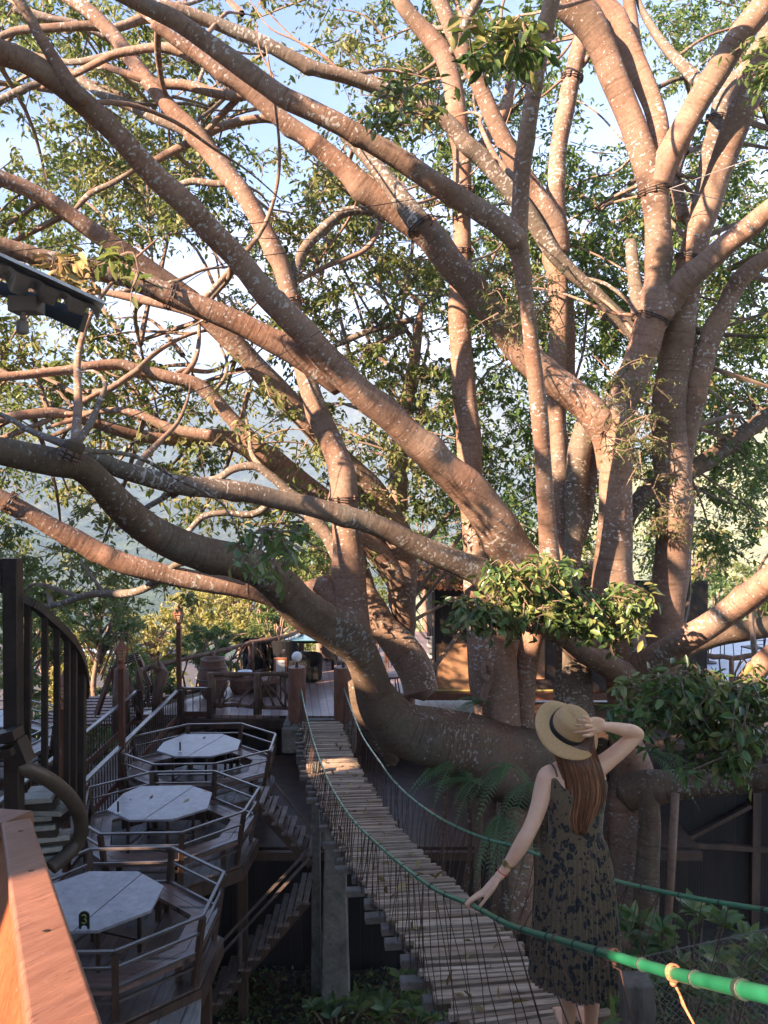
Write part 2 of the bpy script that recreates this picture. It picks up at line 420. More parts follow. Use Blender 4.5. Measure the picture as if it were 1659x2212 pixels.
# ------------------------------------------------------------------ terrain and hills
def fbm(x, y, seed=0, oct=5):
    v = 0; a = 1.0; f = 1.0
    r = np.random.default_rng(seed)
    for _ in range(oct):
        ph = r.uniform(0, 6.28, 4); an = r.uniform(0, 6.28, 2)
        v = v + a*(np.sin(f*(x*np.cos(an[0])+y*np.sin(an[0]))+ph[0])*np.cos(f*(x*np.cos(an[1])+y*np.sin(an[1]))+ph[1]))
        a *= 0.5; f *= 2.07
    return v
def grid(name, x0, x1, y0, y1, nx, ny, hf, mat, kind, ylog=False, smooth=True):
    xs = np.linspace(x0, x1, nx); ys = np.geomspace(y0, y1, ny) if ylog else np.linspace(y0, y1, ny)
    X, Y = np.meshgrid(xs, ys); Z = hf(X, Y)
    v = np.stack([X, Y, Z], -1).reshape(-1, 3)
    i = np.arange(nx*ny).reshape(ny, nx)
    f = np.stack([i[:-1, :-1], i[:-1, 1:], i[1:, 1:], i[1:, :-1]], -1).reshape(-1, 4)
    o = mesh_obj(name, v, f, mat, smooth=smooth); tag(o, kind=kind); return o
def sstep(a, b, x):
    t = np.clip((x-a)/(b-a), 0, 1); return t*t*(3-2*t)
# ground: level yard under the decks, falling away into the valley behind them
m, t, b = newmat('forest_floor'); vec = objvec(t, True)
f1 = noise(t, vec, 0.9, 6, 0.6); f2 = noise(t, vec, 9, 6, 0.75)
c = ramp(t, f1, [(0.35, (0.045,0.038,0.022)), (0.5, (0.06,0.05,0.03)), (0.62, (0.13,0.06,0.035))])
c = mix(t, 1.0, c, ramp(t, f2, [(0.25, (0.4,0.4,0.4)), (0.75, (1.4,1.4,1.4))]), 'MULTIPLY')
t.links.new(c, b.inputs['Base Color']); b.inputs['Roughness'].default_value = 0.9; bump(t, b, f2, 0.8, 0.05)
M['floor'] = m
def mat_canopy(name, c1, c2, c3, s=1.0):
    m, t, b = newmat(name); vec = objvec(t, True)
    f1 = noise(t, vec, 0.006*s, 5, 0.6); f2 = noise(t, vec, 0.045*s, 6, 0.7)
    vo = N(t, 'ShaderNodeTexVoronoi'); vo.inputs['Scale'].default_value = 0.035*s; t.links.new(vec, vo.inputs['Vector'])
    c = ramp(t, f1, [(0.35, c1), (0.5, c2), (0.66, c3)])
    c = mix(t, 1.0, c, ramp(t, f2, [(0.3, (0.4,0.45,0.5)), (0.7, (1.5,1.45,1.3))]), 'MULTIPLY')
    t.links.new(c, b.inputs['Base Color']); b.inputs['Roughness'].default_value = 0.95; b.inputs['Specular IOR Level'].default_value = 0.05
    sb = N(t, 'ShaderNodeMath', operation='SUBTRACT'); t.links.new(f2, sb.inputs[0]); t.links.new(vo.outputs['Distance'], sb.inputs[1])
    bump(t, b, sb.outputs[0], 1.0, 14.0/s)
    return m
M['canopy'] = mat_canopy('forest_canopy', (0.05,0.085,0.03), (0.10,0.14,0.05), (0.20,0.20,0.08))
M['canopy_near'] = mat_canopy('valley_side_canopy', (0.16,0.21,0.08), (0.30,0.32,0.13), (0.44,0.42,0.20), 2.5)
def hground(X, Y):
    base = -0.05*np.ones_like(X) + 0.12*fbm(X*0.5, Y*0.5, 3, 4)
    drop = -26*sstep(20, 120, Y) - 45*sstep(90, 330, Y)
    left = -6*sstep(-7, -22, X)*sstep(0, 14, Y)
    return base + drop + left + 3.0*sstep(30, 140, Y)*fbm(X*0.05, Y*0.05, 5, 5)
grid('ground', -420, 420, -14, 420, 260, 200, hground, M['floor'], 'structure')
def bumps(X, Y, s, a, seed):
    r = np.random.default_rng(seed)
    return a*(np.abs(fbm(X/s, Y/s, seed, 6)))
def hfar(X, Y):
    ridge = 500 + 70*np.sin(X*0.001+1.0) + 34*np.sin(X*0.0033+0.6)
    ridge = ridge - 190*sstep(600, 3400, X)
    t = sstep(500, 3900, Y)
    return -80 + ridge*t*1.05 + bumps(X, Y, 40, 9.0, 8) + 55*sstep(700, 2600, Y)*fbm(X*0.0022, Y*0.0017, 9, 4)
grid('hills', -4600, 4600, 400, 4900, 700, 480, hfar, M['canopy'], 'structure')
def hright(X, Y):
    t = sstep(60, 330, X*0.9+Y*0.32-60)
    return -66 + 118*t + bumps(X, Y, 9, 1.6, 18) + 5*fbm(X*0.02, Y*0.02, 4, 4)
grid('valley_side', 10, 640, 130, 480, 240, 160, hright, M['canopy_near'], 'structure')

# ------------------------------------------------------------------ the giant fig
FIG = thing('fig_tree', (2.9, 9.3, 0.0), 'giant many-trunked fig tree with pale lichen patches on pinkish limbs, spreading over the bridge', 'tree')
FIG2 = thing('fig_tree', (-0.2, 9.6, 0.0), 'fig tree left of the hut, its upright trunk rising from a dark limb', 'tree')
FIG3 = thing('fig_tree', (1.6, 13.2, 0.0), 'slimmer fig trunk behind the others, growing up between the deck and the tin roofed hut', 'tree')
L = lambda T, pts, d0, d1, mat='bark', **k: limb(T, pts, d0, d1, mat, **k)
# big dark diagonal
L(FIG, [(-60,90,50),(0,112,50),(60,135,50),(130,182,50),(200,242,50),(260,300,50),(330,375,51),(400,440,52),(455,500,50),(520,565,50),(580,640,52),(650,710,56),(700,770,58),(760,830,60),(840,900,64),(900,955,68),(960,1010,72),(1010,1055,78),(1060,1120,78),(1110,1190,82),(1180,1280,88),(1270,1400,92)], 5.4, 9.2)
L(FIG2, [(-60,355,32),(0,384,34),(60,408,35),(120,442,36),(200,500,38),(260,540,42),(330,590,42),(380,625,42),(430,670,44),(500,735,46),(560,800,48),(610,850,50),(660,905,50),(700,950,52),(740,1000,54),(790,1050,56),(830,1100,58),(860,1160,62),(868,1220,62),(870,1290,60),(877,1340,46),(884,1385,22)], 8.5, 12.0)
L(FIG, [(-60,515,40),(0,532,40),(60,548,40),(130,570,42),(210,585,44),(290,605,44),(370,640,46),(440,665,46),(520,700,48),(580,732,50),(650,768,56),(735,838,40)], 6.6, 7.85)
# upright in front, with its upper half behind the diagonal
L(FIG2, [(140,-10,26),(190,22,30),(240,70,30),(270,110,32),(300,150,34),(340,200,35),(380,245,36),(420,285,40),(455,330,38),(490,375,38),(520,410,38),(550,460,38),(580,520,40),(605,570,40),(620,620,40),(632,670,40),(642,725,40),(652,775,40),(662,815,42),(680,870,45),(700,920,48),(725,980,52),(740,1040,56),(745,1100,58),(750,1170,63),(755,1250,66),(762,1330,68),(766,1375,76),(782,1425,70)], 8.6, 8.6, dl=None)
# low dark limb and the great root it becomes
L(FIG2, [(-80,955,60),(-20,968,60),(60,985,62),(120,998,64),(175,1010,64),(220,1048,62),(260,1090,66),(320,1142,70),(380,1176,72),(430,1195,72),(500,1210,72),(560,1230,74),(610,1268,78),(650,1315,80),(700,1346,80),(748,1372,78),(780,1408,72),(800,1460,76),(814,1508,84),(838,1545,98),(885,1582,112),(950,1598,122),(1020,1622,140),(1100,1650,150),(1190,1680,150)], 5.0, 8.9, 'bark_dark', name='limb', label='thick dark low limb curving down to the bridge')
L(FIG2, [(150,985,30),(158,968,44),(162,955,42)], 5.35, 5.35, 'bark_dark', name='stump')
L(FIG, [(-60,1050,34),(-20,1065,36),(20,1085,36),(80,1120,38),(140,1155,40),(210,1190,42),(260,1215,44),(330,1235,44),(400,1250,44),(460,1260,44),(530,1272,44),(590,1290,44),(640,1320,46)], 7.4, 8.6)
L(FIG2, [(590,1292,22),(630,1278,26),(665,1272,32),(695,1264,40)], 8.9, 8.9, 'bark', name='stump')
L(FIG2, [(760,1335,40),(738,1305,44),(716,1278,46),(694,1256,50)], 8.7, 8.8, 'bark', name='stump')
L(FIG, [(175,978,34),(210,990,36),(250,1010,38),(330,1035,40),(400,1050,42),(470,1055,42),(540,1065,42),(600,1080,42),(680,1097,44),(760,1117,46),(830,1142,46),(900,1177,48),(970,1207,52),(1030,1235,56),(1090,1275,64),(1150,1330,72)], 6.6, 9.0, 'bark_grey')
L(FIG2, [(-40,906,18),(0,905,20),(60,895,21),(130,892,23),(200,912,25),(300,940,28),(400,947,32),(470,945,36),(530,962,44),(580,992,50),(620,1022,52),(660,1052,50),(700,1082,50),(740,1112,48),(790,1160,44),(830,1205,44),(862,1260,50)], 8.8, 11.6)
L(FIG2, [(-40,812,18),(0,814,20),(90,805,20),(165,797,21),(250,787,23),(294,797,25),(368,816,27),(423,830,29),(460,860,30),(490,893,31),(526,932,34),(556,968,40)], 8.8, 9.9)
L(FIG2, [(300,798,16),(275,815,16),(240,838,14),(210,850,12),(175,870,9),(150,880,6)], 9.2, 9.0)
L(FIG2, [(140,893,8),(176,893,10),(254,886,14),(312,900,18),(368,926,22),(456,941,26)], 9.2, 9.4)
L(FIG2, [(100,925,6),(160,905,10),(200,890,8)], 9.2, 9.2); L(FIG2, [(0,948,12),(60,925,12),(110,905,10)], 9, 9.2); L(FIG2,[(90,950,6),(140,930,10),(175,905,11)],9.2,9.2)
L(FIG2, [(395,1045,12),(415,1040,14),(467,1035,16),(504,1013,17),(551,1007,18),(588,1031,20),(620,1060,22),(650,1085,25),(675,1122,27),(707,1156,30),(732,1200,36)], 8.9, 9.0, 'bark_grey')
L(FIG2, [(250,1145,8),(313,1099,12),(345,1080,13),(380,1058,14)], 7.2, 7.2, 'bark_grey')
L(FIG2, [(395,1165,9),(405,1150,12),(441,1116,14),(485,1108,14),(530,1112,15),(560,1106,17),(580,1088,18)], 8.2, 8.2, 'bark_grey')
L(FIG2, [(60,1316,8),(131,1304,13),(196,1284,15),(278,1281,17),(327,1264,17),(360,1238,16),(385,1218,16),(430,1212,15)], 8.8, 8.0, 'bark_grey')
# upper left
L(FIG, [(230,-25,30),(312,12,34),(368,37,38),(404,60,38),(441,87,38),(489,122,40),(533,155,42),(575,185,42),(615,212,44),(671,237,44),(726,265,44),(800,307,44),(873,350,46),(928,386,44),(983,420,44),(1038,456,46),(1083,487,46),(1120,522,46)], 6.4, 7.45, 'bark')
L(FIG, [(1196,-40,38),(1193,-10,38),(1179,55,38),(1164,128,36),(1149,220,34),(1135,312,36),(1127,385,36),(1123,470,38),(1120,520,46),(1125,555,42),(1132,600,36),(1136,650,32),(1144,710,31),(1150,765,33),(1157,820,35),(1163,880,36),(1168,940,36),(1174,1010,36),(1179,1080,38),(1183,1150,41),(1188,1210,46),(1195,1290,54),(1210,1370,66)], 6.9, 8.7)
L(FIG, [(300,0,22),(386,22,26),(460,48,26),(515,70,28),(570,92,28),(634,127,30),(689,150,30),(744,163,31),(800,182,31),(873,213,32),(928,237,33),(976,272,34),(1006,312,36),(1040,340,37),(1075,380,37),(1112,421,38),(1145,465,38),(1171,510,36),(1197,548,34),(1240,592,30),(1285,630,28),(1329,676,30),(1372,722,36),(1392,760,40)], 8.4, 9.9, 'bark_grey')
L(FIG, [(330,50,20),(378,85,26),(441,130,30),(489,165,32),(533,195,34),(566,222,36),(612,262,38),(650,290,40),(689,318,42),(744,364,46),(799,415,52),(855,454,58),(893,482,60),(932,510,62),(960,548,62),(985,582,62),(1013,612,62),(1050,662,60),(1090,712,62),(1130,765,66),(1178,812,68),(1234,850,68),(1278,889,68),(1310,940,66),(1322,1010,60)], 7.7, 9.25)
L(FIG, [(690,240,14),(728,272,17),(745,292,22),(781,326,30),(818,368,34),(847,404,38),(880,448,46),(912,492,52)], 8.2, 8.15, 'bark_grey')
L(FIG, [(220,140,13),(300,168,16),(349,180,20),(404,184,22),(460,199,22),(515,207,22),(560,200,18),(590,208,17),(615,224,16),(671,254,13),(720,276,10)], 8.6, 8.4)
L(FIG, [(90,190,8),(165,158,14),(221,129,16),(257,114,18),(331,103,20),(380,107,23),(420,128,22)], 8.4, 8.0)
L(FIG, [(-30,235,14),(0,217,16),(55,190,16),(103,174,14),(150,160,9)], 8.4, 8.4, 'bark_grey')
L(FIG2, [(120,145,16),(158,160,18),(221,204,22),(276,226,24),(331,252,26),(386,274,26),(436,300,28)], 8.8, 8.6, 'bark_grey')
L(FIG, [(5,-40,22),(40,0,22),(65,40,22),(90,85,24),(118,130,28),(145,175,34),(180,218,30)], 5.5, 5.85)
L(FIG2, [(300,372,12),(338,346,16),(386,320,18),(441,294,18),(471,276,19),(522,261,20),(570,256,17),(600,262,14)], 8.9, 8.9)
L(FIG2, [(445,285,13),(480,246,14),(512,214,14)], 8.7, 8.6); L(FIG2, [(386,399,12),(420,392,14),(470,397,14),(510,392,16)], 8.7, 8.7,'bark_grey')
L(FIG2, [(155,460,8),(195,419,12),(239,397,12),(287,368,10),(320,340,8)], 9.2, 9.2, 'bark_grey')
L(FIG2, [(630,612,22),(640,575,23),(663,530,24),(707,487,22),(744,458,21),(799,456,18),(829,476,14)], 8.65, 9.0, 'bark_grey')
L(FIG2, [(645,608,8),(700,577,10),(781,544,12),(812,508,13),(823,475,14)], 8.8, 9.2)
L(FIG2, [(-20,640,10),(60,630,12),(150,628,12),(225,632,14),(280,642,18),(340,655,20),(400,670,20),(450,690,18)], 9.3, 9.3, 'bark')
L(FIG2, [(0,80,14),(40,66,16),(110,60,18),(190,55,20),(250,60,18),(330,30,20),(390,10,18)], 8.9, 9.2)
L(FIG2, [(30,20,16),(100,40,18),(160,50,16),(230,80,12)], 9.1, 9.3, 'bark_grey')
L(FIG2, [(60,160,10),(120,150,12),(200,180,12),(280,210,10)], 10.2, 10.2, 'bark_grey')
# tall uprights in the middle
L(FIG3, [(850,-40,30),(861,-5,32),(891,37,34),(928,81,38),(958,121,41),(976,177,41),(987,239,41),(996,312,41),(1000,386,40),(998,460,40),(998,533,40),(994,590,40),(990,647,42),(994,739,46),(1001,831,50),(1011,922,52),(1016,1014,54),(1023,1106,56),(1029,1198,58),(1032,1290,62),(1040,1380,66)], 10.0, 10.6)
L(FIG3, [(975,115,20),(995,85,22),(1010,40,20),(1035,-5,22)], 10.0, 9.8, 'bark_grey')
L(FIG, [(940,-40,30),(950,-5,30),(972,55,32),(1002,118,34),(1035,184,36),(1064,250,38),(1094,312,40),(1120,365,42),(1150,408,44),(1178,455,46),(1200,495,52),(1204,545,52)], 9.0, 9.7)
L(FIG, [(1259,82,36),(1250,110,36),(1241,147,35),(1226,220,35),(1208,312,36),(1201,385,38),(1196,440,48),(1198,495,54),(1200,560,50),(1205,620,42),(1208,680,38),(1206,760,38),(1202,860,40),(1204,940,41),(1208,1014,41),(1212,1087,41),(1215,1160,44),(1215,1235,50),(1215,1350,72)], 9.7, 9.9)
L(FIG, [(1228,640,20),(1232,720,21),(1232,800,21),(1240,870,22)], 10.1, 10.0)
L(FIG, [(1085,240,12),(1100,175,14),(1120,130,16),(1150,105,18),(1200,70,18)], 10.6, 10.4,'bark_grey'); L(FIG,[(1025,330,20),(1060,290,20),(1090,235,20),(1108,180,16)],10.5,10.6)
# the right-hand crown
L(FIG, [(1205,-40,80),(1225,0,78),(1270,50,70),(1300,103,60),(1322,158,56),(1344,213,54),(1366,268,52),(1386,323,54),(1405,375,60),(1415,420,58),(1420,480,56),(1420,540,56),(1420,620,54),(1415,690,58)], 8.6, 9.0)
L(FIG, [(1275,-30,40),(1325,37,44),(1362,110,44),(1391,176,44),(1415,238,42),(1424,293,42),(1416,345,46)], 9.0, 8.9)
L(FIG, [(1700,-50,56),(1665,-5,56),(1600,73,54),(1550,155,54),(1509,220,52),(1472,286,52),(1443,341,54),(1422,395,56)], 8.1, 8.8)
L(FIG, [(1355,-30,24),(1362,20,26),(1370,80,26),(1382,140,24)], 9.2, 9.1)
L(FIG, [(1374,-20,10),(1385,18,13),(1417,73,18),(1454,121,22),(1490,158,28),(1518,186,30)], 9.3, 8.6, 'bark_grey')
L(FIG, [(1690,20,62),(1663,90,60),(1637,147,60),(1611,220,58),(1582,293,56),(1556,367,54),(1532,440,56),(1509,495,58),(1498,543,58),(1487,590,60),(1478,650,60),(1466,720,64),(1453,800,66),(1446,880,70),(1448,960,74),(1455,1040,76),(1457,1130,76),(1452,1220,74),(1445,1300,72),(1438,1370,72),(1430,1450,80)], 8.6, 9.9)
L(FIG, [(1640,105,34),(1615,145,34),(1582,183,36),(1560,220,38),(1549,275,40),(1534,330,37),(1523,396,34),(1509,450,34)], 9.5, 9.3, 'bark_grey')
L(FIG, [(1446,350,20),(1458,385,24),(1466,422,26),(1476,470,28)], 9.6, 9.5)
L(FIG, [(1700,425,44),(1660,455,46),(1619,488,47),(1564,532,49),(1520,574,51),(1472,615,55),(1440,655,60),(1405,695,48)], 8.2, 9.15)
L(FIG, [(1700,530,34),(1660,555,36),(1622,580,38),(1592,612,38),(1564,670,40),(1540,715,43),(1520,780,45),(1503,850,45),(1487,925,46),(1472,1000,44)], 8.9, 9.5)
L(FIG, [(1490,650,36),(1482,700,44),(1476,770,48),(1466,830,40)], 9.25, 9.35)
L(FIG, [(1362,520,22),(1366,560,26),(1373,623,28),(1380,690,32)], 9.5, 9.3, 'bark_grey')
L(FIG, [(1420,620,58),(1412,680,62),(1402,705,62),(1388,757,60),(1362,830,58),(1338,885,62),(1332,958,67),(1329,1014,69),(1329,1087,71),(1325,1160,73),(1322,1235,77),(1325,1300,84),(1340,1380,96),(1350,1450,90),(1352,1520,76),(1350,1600,70),(1365,1680,84),(1362,1780,90),(1355,1900,74),(1350,2030,80)], 9.0, 9.4, name='trunk', dl=None)
L(FIG, [(1310,880,40),(1278,900,50),(1260,945,48),(1250,1013,45),(1244,1068,46),(1245,1124,46),(1236,1197,42),(1230,1270,44),(1222,1360,60)], 9.3, 9.7, 'bark_grey')
L(FIG, [(1300,950,24),(1283,985,26),(1274,1050,27),(1268,1105,28),(1255,1160,26)], 9.6, 9.7)
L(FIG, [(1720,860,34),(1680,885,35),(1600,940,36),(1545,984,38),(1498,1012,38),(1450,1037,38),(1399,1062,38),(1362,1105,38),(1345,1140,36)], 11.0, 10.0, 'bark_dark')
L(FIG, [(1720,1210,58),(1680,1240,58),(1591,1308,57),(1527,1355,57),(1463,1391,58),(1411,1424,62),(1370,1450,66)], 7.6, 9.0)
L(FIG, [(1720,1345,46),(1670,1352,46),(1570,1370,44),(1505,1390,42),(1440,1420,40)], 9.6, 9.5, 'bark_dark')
L(FIG, [(1700,1395,40),(1660,1420,44),(1620,1470,50),(1590,1530,54)], 8.4, 8.6)
L(FIG, [(1150,1352,20),(1190,1364,24),(1227,1387,34),(1270,1415,42),(1313,1438,50),(1350,1460,60)], 8.4, 8.9)
L(FIG, [(1215,1310,60),(1228,1360,66),(1238,1430,72),(1240,1500,78),(1236,1570,90),(1230,1660,96),(1232,1800,90)], 9.4, 9.2, 'bark_grey')
L(FIG, [(1030,1270,52),(1042,1320,64),(1056,1390,88),(1066,1450,98),(1074,1510,94),(1084,1571,88),(1100,1640,80),(1112,1720,76),(1115,1850,70),(1110,2000,76)], 9.0, 8.9, name='trunk')
L(FIG, [(1190,1290,30),(1168,1330,42),(1150,1375,46),(1140,1430,46),(1132,1500,46),(1128,1580,50),(1125,1660,44),(1128,1760,36)], 9.1, 9.0)
L(FIG, [(1052,1470,14),(1043,1452,14),(1048,1435,13),(1058,1440,13),(1060,1462,16),(1048,1490,18),(1042,1520,14)], 8.55, 8.6)
# smaller trunks and aerial roots low down
L(FIG2, [(770,1170,16),(779,1205,22),(787,1245,30),(797,1293,44),(826,1350,58),(868,1402,76),(900,1450,78),(912,1495,80)], 12.0, 11.5, 'bark')
L(FIG2, [(768,1168,16),(800,1200,18),(825,1232,20),(852,1268,26)], 11.4, 11.8)
L(FIG2, [(780,1470,60),(790,1530,56),(815,1590,40),(850,1650,30)], 9.6, 9.6, 'bark_dark')
L(FIG3, [(910,660,10),(905,700,18),(900,745,22),(895,775,24),(885,830,27),(877,889,31),(862,960,35),(860,1030,37),(863,1100,36)], 12.2, 12.0)
L(FIG3, [(868,925,28),(893,918,28),(912,905,26),(918,890,24)], 12.1, 12.0, name='stump')
L(FIG3, [(893,690,14),(850,700,14),(799,714,14),(744,738,12),(700,757,9)], 12.2, 12.0, 'bark_grey')
L(FIG3, [(720,790,6),(770,760,9),(830,735,11),(880,710,12)], 12.3, 12.2, 'bark_grey')
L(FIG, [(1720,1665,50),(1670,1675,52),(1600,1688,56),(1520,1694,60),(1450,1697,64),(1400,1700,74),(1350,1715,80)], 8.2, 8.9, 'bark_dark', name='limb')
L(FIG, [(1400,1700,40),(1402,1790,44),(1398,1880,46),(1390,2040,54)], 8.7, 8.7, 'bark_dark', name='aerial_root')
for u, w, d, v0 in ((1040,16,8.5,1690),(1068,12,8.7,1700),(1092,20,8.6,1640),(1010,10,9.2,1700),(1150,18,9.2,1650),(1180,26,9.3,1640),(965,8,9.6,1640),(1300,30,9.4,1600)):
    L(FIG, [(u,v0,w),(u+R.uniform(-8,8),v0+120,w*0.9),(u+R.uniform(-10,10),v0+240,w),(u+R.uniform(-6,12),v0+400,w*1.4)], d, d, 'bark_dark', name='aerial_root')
NL_FIG = len(LIMBS)
# limbs of the crown that reach back over the bridge and the viewer (out of frame, they carry the shade)
def wlimb(T, pts, mat='bark'):
    cs = catmull([(*p[:3], p[3]) for p in pts], 6)
    mb = MB(); mb.tube([c[:3] for c in cs], [c[3] for c in cs], 10)
    tcs = [(v[0], v[1], v[2]) for v in mb.v]
    mesh_obj('limb', mb.v, mb.f, M[mat], T, smooth=True, attrs={'tc': ('FLOAT_VECTOR', 'POINT', tcs)})
wlimb(FIG, [(-2.6,5.2,10.1,0.08),(-4.5,2.5,11,0.07),(-6.5,-1,11.8,0.05),(-8,-4,12.4,0.03)])
wlimb(FIG, [(2.6,7.9,12.2,0.12),(1.5,4,13.8,0.10),(0,0,14.6,0.08),(-2,-4,15,0.05)])

# foliage: clump density over the view, one digit per cell, rows of 100, columns of 138
DEN = ["663345665377","565324764256","366414743133","388746655656","686778757889","652578789998","431467788998",
       "765345666888","864544666888","543444676778","333345777668","442223566458","664123444335"]
gaps = [(650,230,110,110),(400,580,75,100),(1295,250,50,90),(25,290,45,90),(640,30,80,60),(585,640,50,55),(330,690,90,40),(470,760,70,50),(1340,1220,60,60),(905,1245,125,75),(1580,1230,90,60),(1240,1210,60,50)]
cents = []
for r_, row in enumerate(DEN):
    for c_, ch in enumerate(row):
        k = (int(ch)/7)**1.35*7*1.2
        for _ in range(int(k) + (R.random() < k % 1)):
            u = c_*138.25 + R.uniform(0, 138); v = r_*100 + R.uniform(0, 100)
            if any(((u-a)/c2)**2 + ((v-b2)/d2)**2 < 1 for a, b2, c2, d2 in gaps): continue
            d = R.uniform(10.2, 16.5) if c_ >= 5 else R.uniform(9.4, 15.5)
            cents.append((u, v, d, c_))
# a margin outside the frame
for _ in range(170):
    s_ = R.choice((0, 1, 2)); d = R.uniform(9, 15)
    if s_ == 0: u, v = R.uniform(-330, 0), R.uniform(-100, 1300)
    elif s_ == 1: u, v = R.uniform(1660, 2050), R.uniform(-100, 1300)
    else: u, v = R.uniform(-200, 1900), R.uniform(-380, 0)
    cents.append((u, v, d, 0 if u < 700 else 9))
pA = [P(u, v, d) for u, v, d, c_ in cents if c_ < 7]; pB = [P(u, v, d) for u, v, d, c_ in cents if c_ >= 7]
tw = MB()
ptsA, toneA = sprays([tuple(p) for p in pA], 0.62, 120, 9, tw, 0.3)
ptsB, toneB = sprays([tuple(p) for p in pB], 0.66, 130, 9, tw, 0.3)
# boughs from the nearest limb to each clump
lp = np.array([tuple(p) for pts, rr in LIMBS for p in pts])
# slimmer side branches
nb = [0, 0]
for _ in range(400):
    if min(nb) >= 48: break
    pts_, rr_ = R.choice(LIMBS[:NL_FIG]); i = R.randrange(2, max(3, len(pts_)-2)); p0 = pts_[min(i, len(pts_)-1)]
    if p0.z < CAMZ-0.2 or rr_[min(i, len(pts_)-1)] < 0.04: continue
    k_ = 0 if p0.x > 0.5 else 1
    if nb[k_] >= 48: continue
    d_ = Vector((R.uniform(-1, .7), R.uniform(0.15, 1.2), R.uniform(-.15, 1.0))).normalized(); ln = R.uniform(1.2, 3.2); r0_ = R.uniform(0.018, 0.042)
    ps = [p0]
    for j in range(5):
        d_ = (d_ + Vector((R.uniform(-.38,.38), R.uniform(-.25,.25), R.uniform(-.42,.36)))).normalized(); ps.append(ps[-1] + d_*ln/5)
    cs = catmull([tuple(p) for p in ps], 4); mb = MB(); n_ = len(cs); mb.tube([Vector(c) for c in cs], [r0_*(1-0.8*j/(n_-1)) for j in range(n_)], 8)
    mesh_obj('branch', mb.v, mb.f, M[R.choice(('bark','bark_grey','bark'))], (FIG, FIG2)[k_], smooth=True, attrs={'tc': ('FLOAT_VECTOR','POINT', mb.v)}); nb[k_] += 1
    lp = np.concatenate([lp, np.array([tuple(c) for c in cs[4:]])])
used = np.zeros(len(lp))
for q in pA + pB:
    if R.random() < 0.62:
        dd = np.linalg.norm(lp - np.array(q), axis=1)*RNG.uniform(1.0, 1.6, len(lp))*(1+0.6*used); i = int(np.argmin(dd)); used[max(0,i-3):i+4] += 1; dd[i] = np.linalg.norm(lp[i]-np.array(q))
        if dd[i] > 3.8: continue
        a = Vector(lp[i]); mid = (a+q)/2 + Vector((R.uniform(-.3,.3), R.uniform(-.3,.3), R.uniform(-.1,.5)))*dd[i]*0.3
        cs = catmull([tuple(a), tuple(mid), tuple(q)], 4)
        n_ = len(cs); tw.tube([c for c in cs], [0.007+0.011*min(dd[i],3)*(1-k/(n_-1)) for k in range(n_)], 5, cap=False)
leaves_obj('crown', ptsA, 0.10, M['leaf'], FIG2, tone=toneA, droop=0.6)
leaves_obj('crown', ptsB, 0.096, M['leaf_green'], FIG, tone=toneB, droop=0.5)
tw.build('twigs', M['twig'], FIG)
# the crown overhead and behind the viewer
over = []
for _ in range(150):
    x, y, z = R.uniform(-11, 4), R.uniform(-6, 4.5), R.uniform(10.6, 17)
    if y > 0 and (z-CAMZ) < 0.78*y + 1.2: continue
    over.append((x, y, z))
po, to = sprays(over, 0.55, 60, 8, None, 0.3)
leaves_obj('crown', po, 0.11, M['leaf_green'], FIG, tone=to)
# unseen leaf clumps added above and right of the viewer to block sky light
cl = []
for _ in range(430):
    x, y, z = R.uniform(-0.5, 12), R.uniform(-9, 4.6), R.uniform(11.2, 17)
    if (z-CAMZ) < 0.8*max(y, 0)+1.5 or x < 0.7*y-1.8: continue
    cl.append((x, y, z))
for _ in range(330):
    x, y, z = R.uniform(3.2, 9), R.uniform(-4, 6.0), R.uniform(2.5, 13)
    if x < 0.50*y + 1.5: continue
    cl.append((x, y, z))
po, to = sprays(cl, 1.0, 110, 8, None, 0.3)
leaves_obj('crown', po, 0.17, M['leaf_green'], FIG, tone=to)
# unseen leaf clumps added along the sun's rays to shade the dark diagonal and neighbours
sh = []
def near_start(q): return min(LIMBS, key=lambda l: (l[0][0]-q).length)
for (pts_, rr_), f0, f1 in ((LIMBS[0], 0.0, 0.52), (near_start(P(230,-25,6.4)), 0.0, 0.35), (near_start(P(1196,-40,6.9)), 0.0, 0.5)):
    n_ = len(pts_)
    for i in range(int(n_*f0), int(n_*f1)):
        for _ in range(7):
            t_ = R.uniform(1.8, 5.5); p_ = pts_[i] + sd*t_ + Vector((R.uniform(-.1,.1), R.uniform(-.1,.1), R.uniform(-.1,.1)))
            if (p_.z-CAMZ) > 0.72*max(0.0, p_.y) + 0.4 or p_.x < -0.56*max(0.0, p_.y)-0.5 or p_.y < -0.3: sh.append(tuple(p_))
po, to = sprays(sh, 0.20, 40, 7, None, 0.2); leaves_obj('crown', po, 0.10, M['leaf_green'], FIG, tone=to)
# ------------------------------------------------------------------ decks and walls
m, t, b = newmat('brick_deck'); vec = objvec(t, True)
bt = N(t, 'ShaderNodeTexBrick'); bt.inputs['Scale'].default_value = 1.0; bt.inputs['Brick Width'].default_value = 0.5; bt.inputs['Row Height'].default_value = 0.16
bt.inputs['Mortar Size'].default_value = 0.010; bt.inputs['Color1'].default_value = (0.30,0.20,0.17,1); bt.inputs['Color2'].default_value = (0.20,0.125,0.105,1); bt.inputs['Mortar'].default_value = (0.06,0.045,0.04,1)
mpx = N(t, 'ShaderNodeMapping'); mpx.inputs['Rotation'].default_value = (0, 0, 1.45); t.links.new(vec, mpx.inputs[0]); t.links.new(mpx.outputs[0], bt.inputs['Vector'])
g_ = noise(t, vec, 0.7, 5, 0.6)
t.links.new(mix(t, 1.0, bt.outputs['Color'], ramp(t, g_, [(0.3,(0.6,0.6,0.62)),(0.7,(1.3,1.3,1.3))]), 'MULTIPLY'), b.inputs['Base Color'])
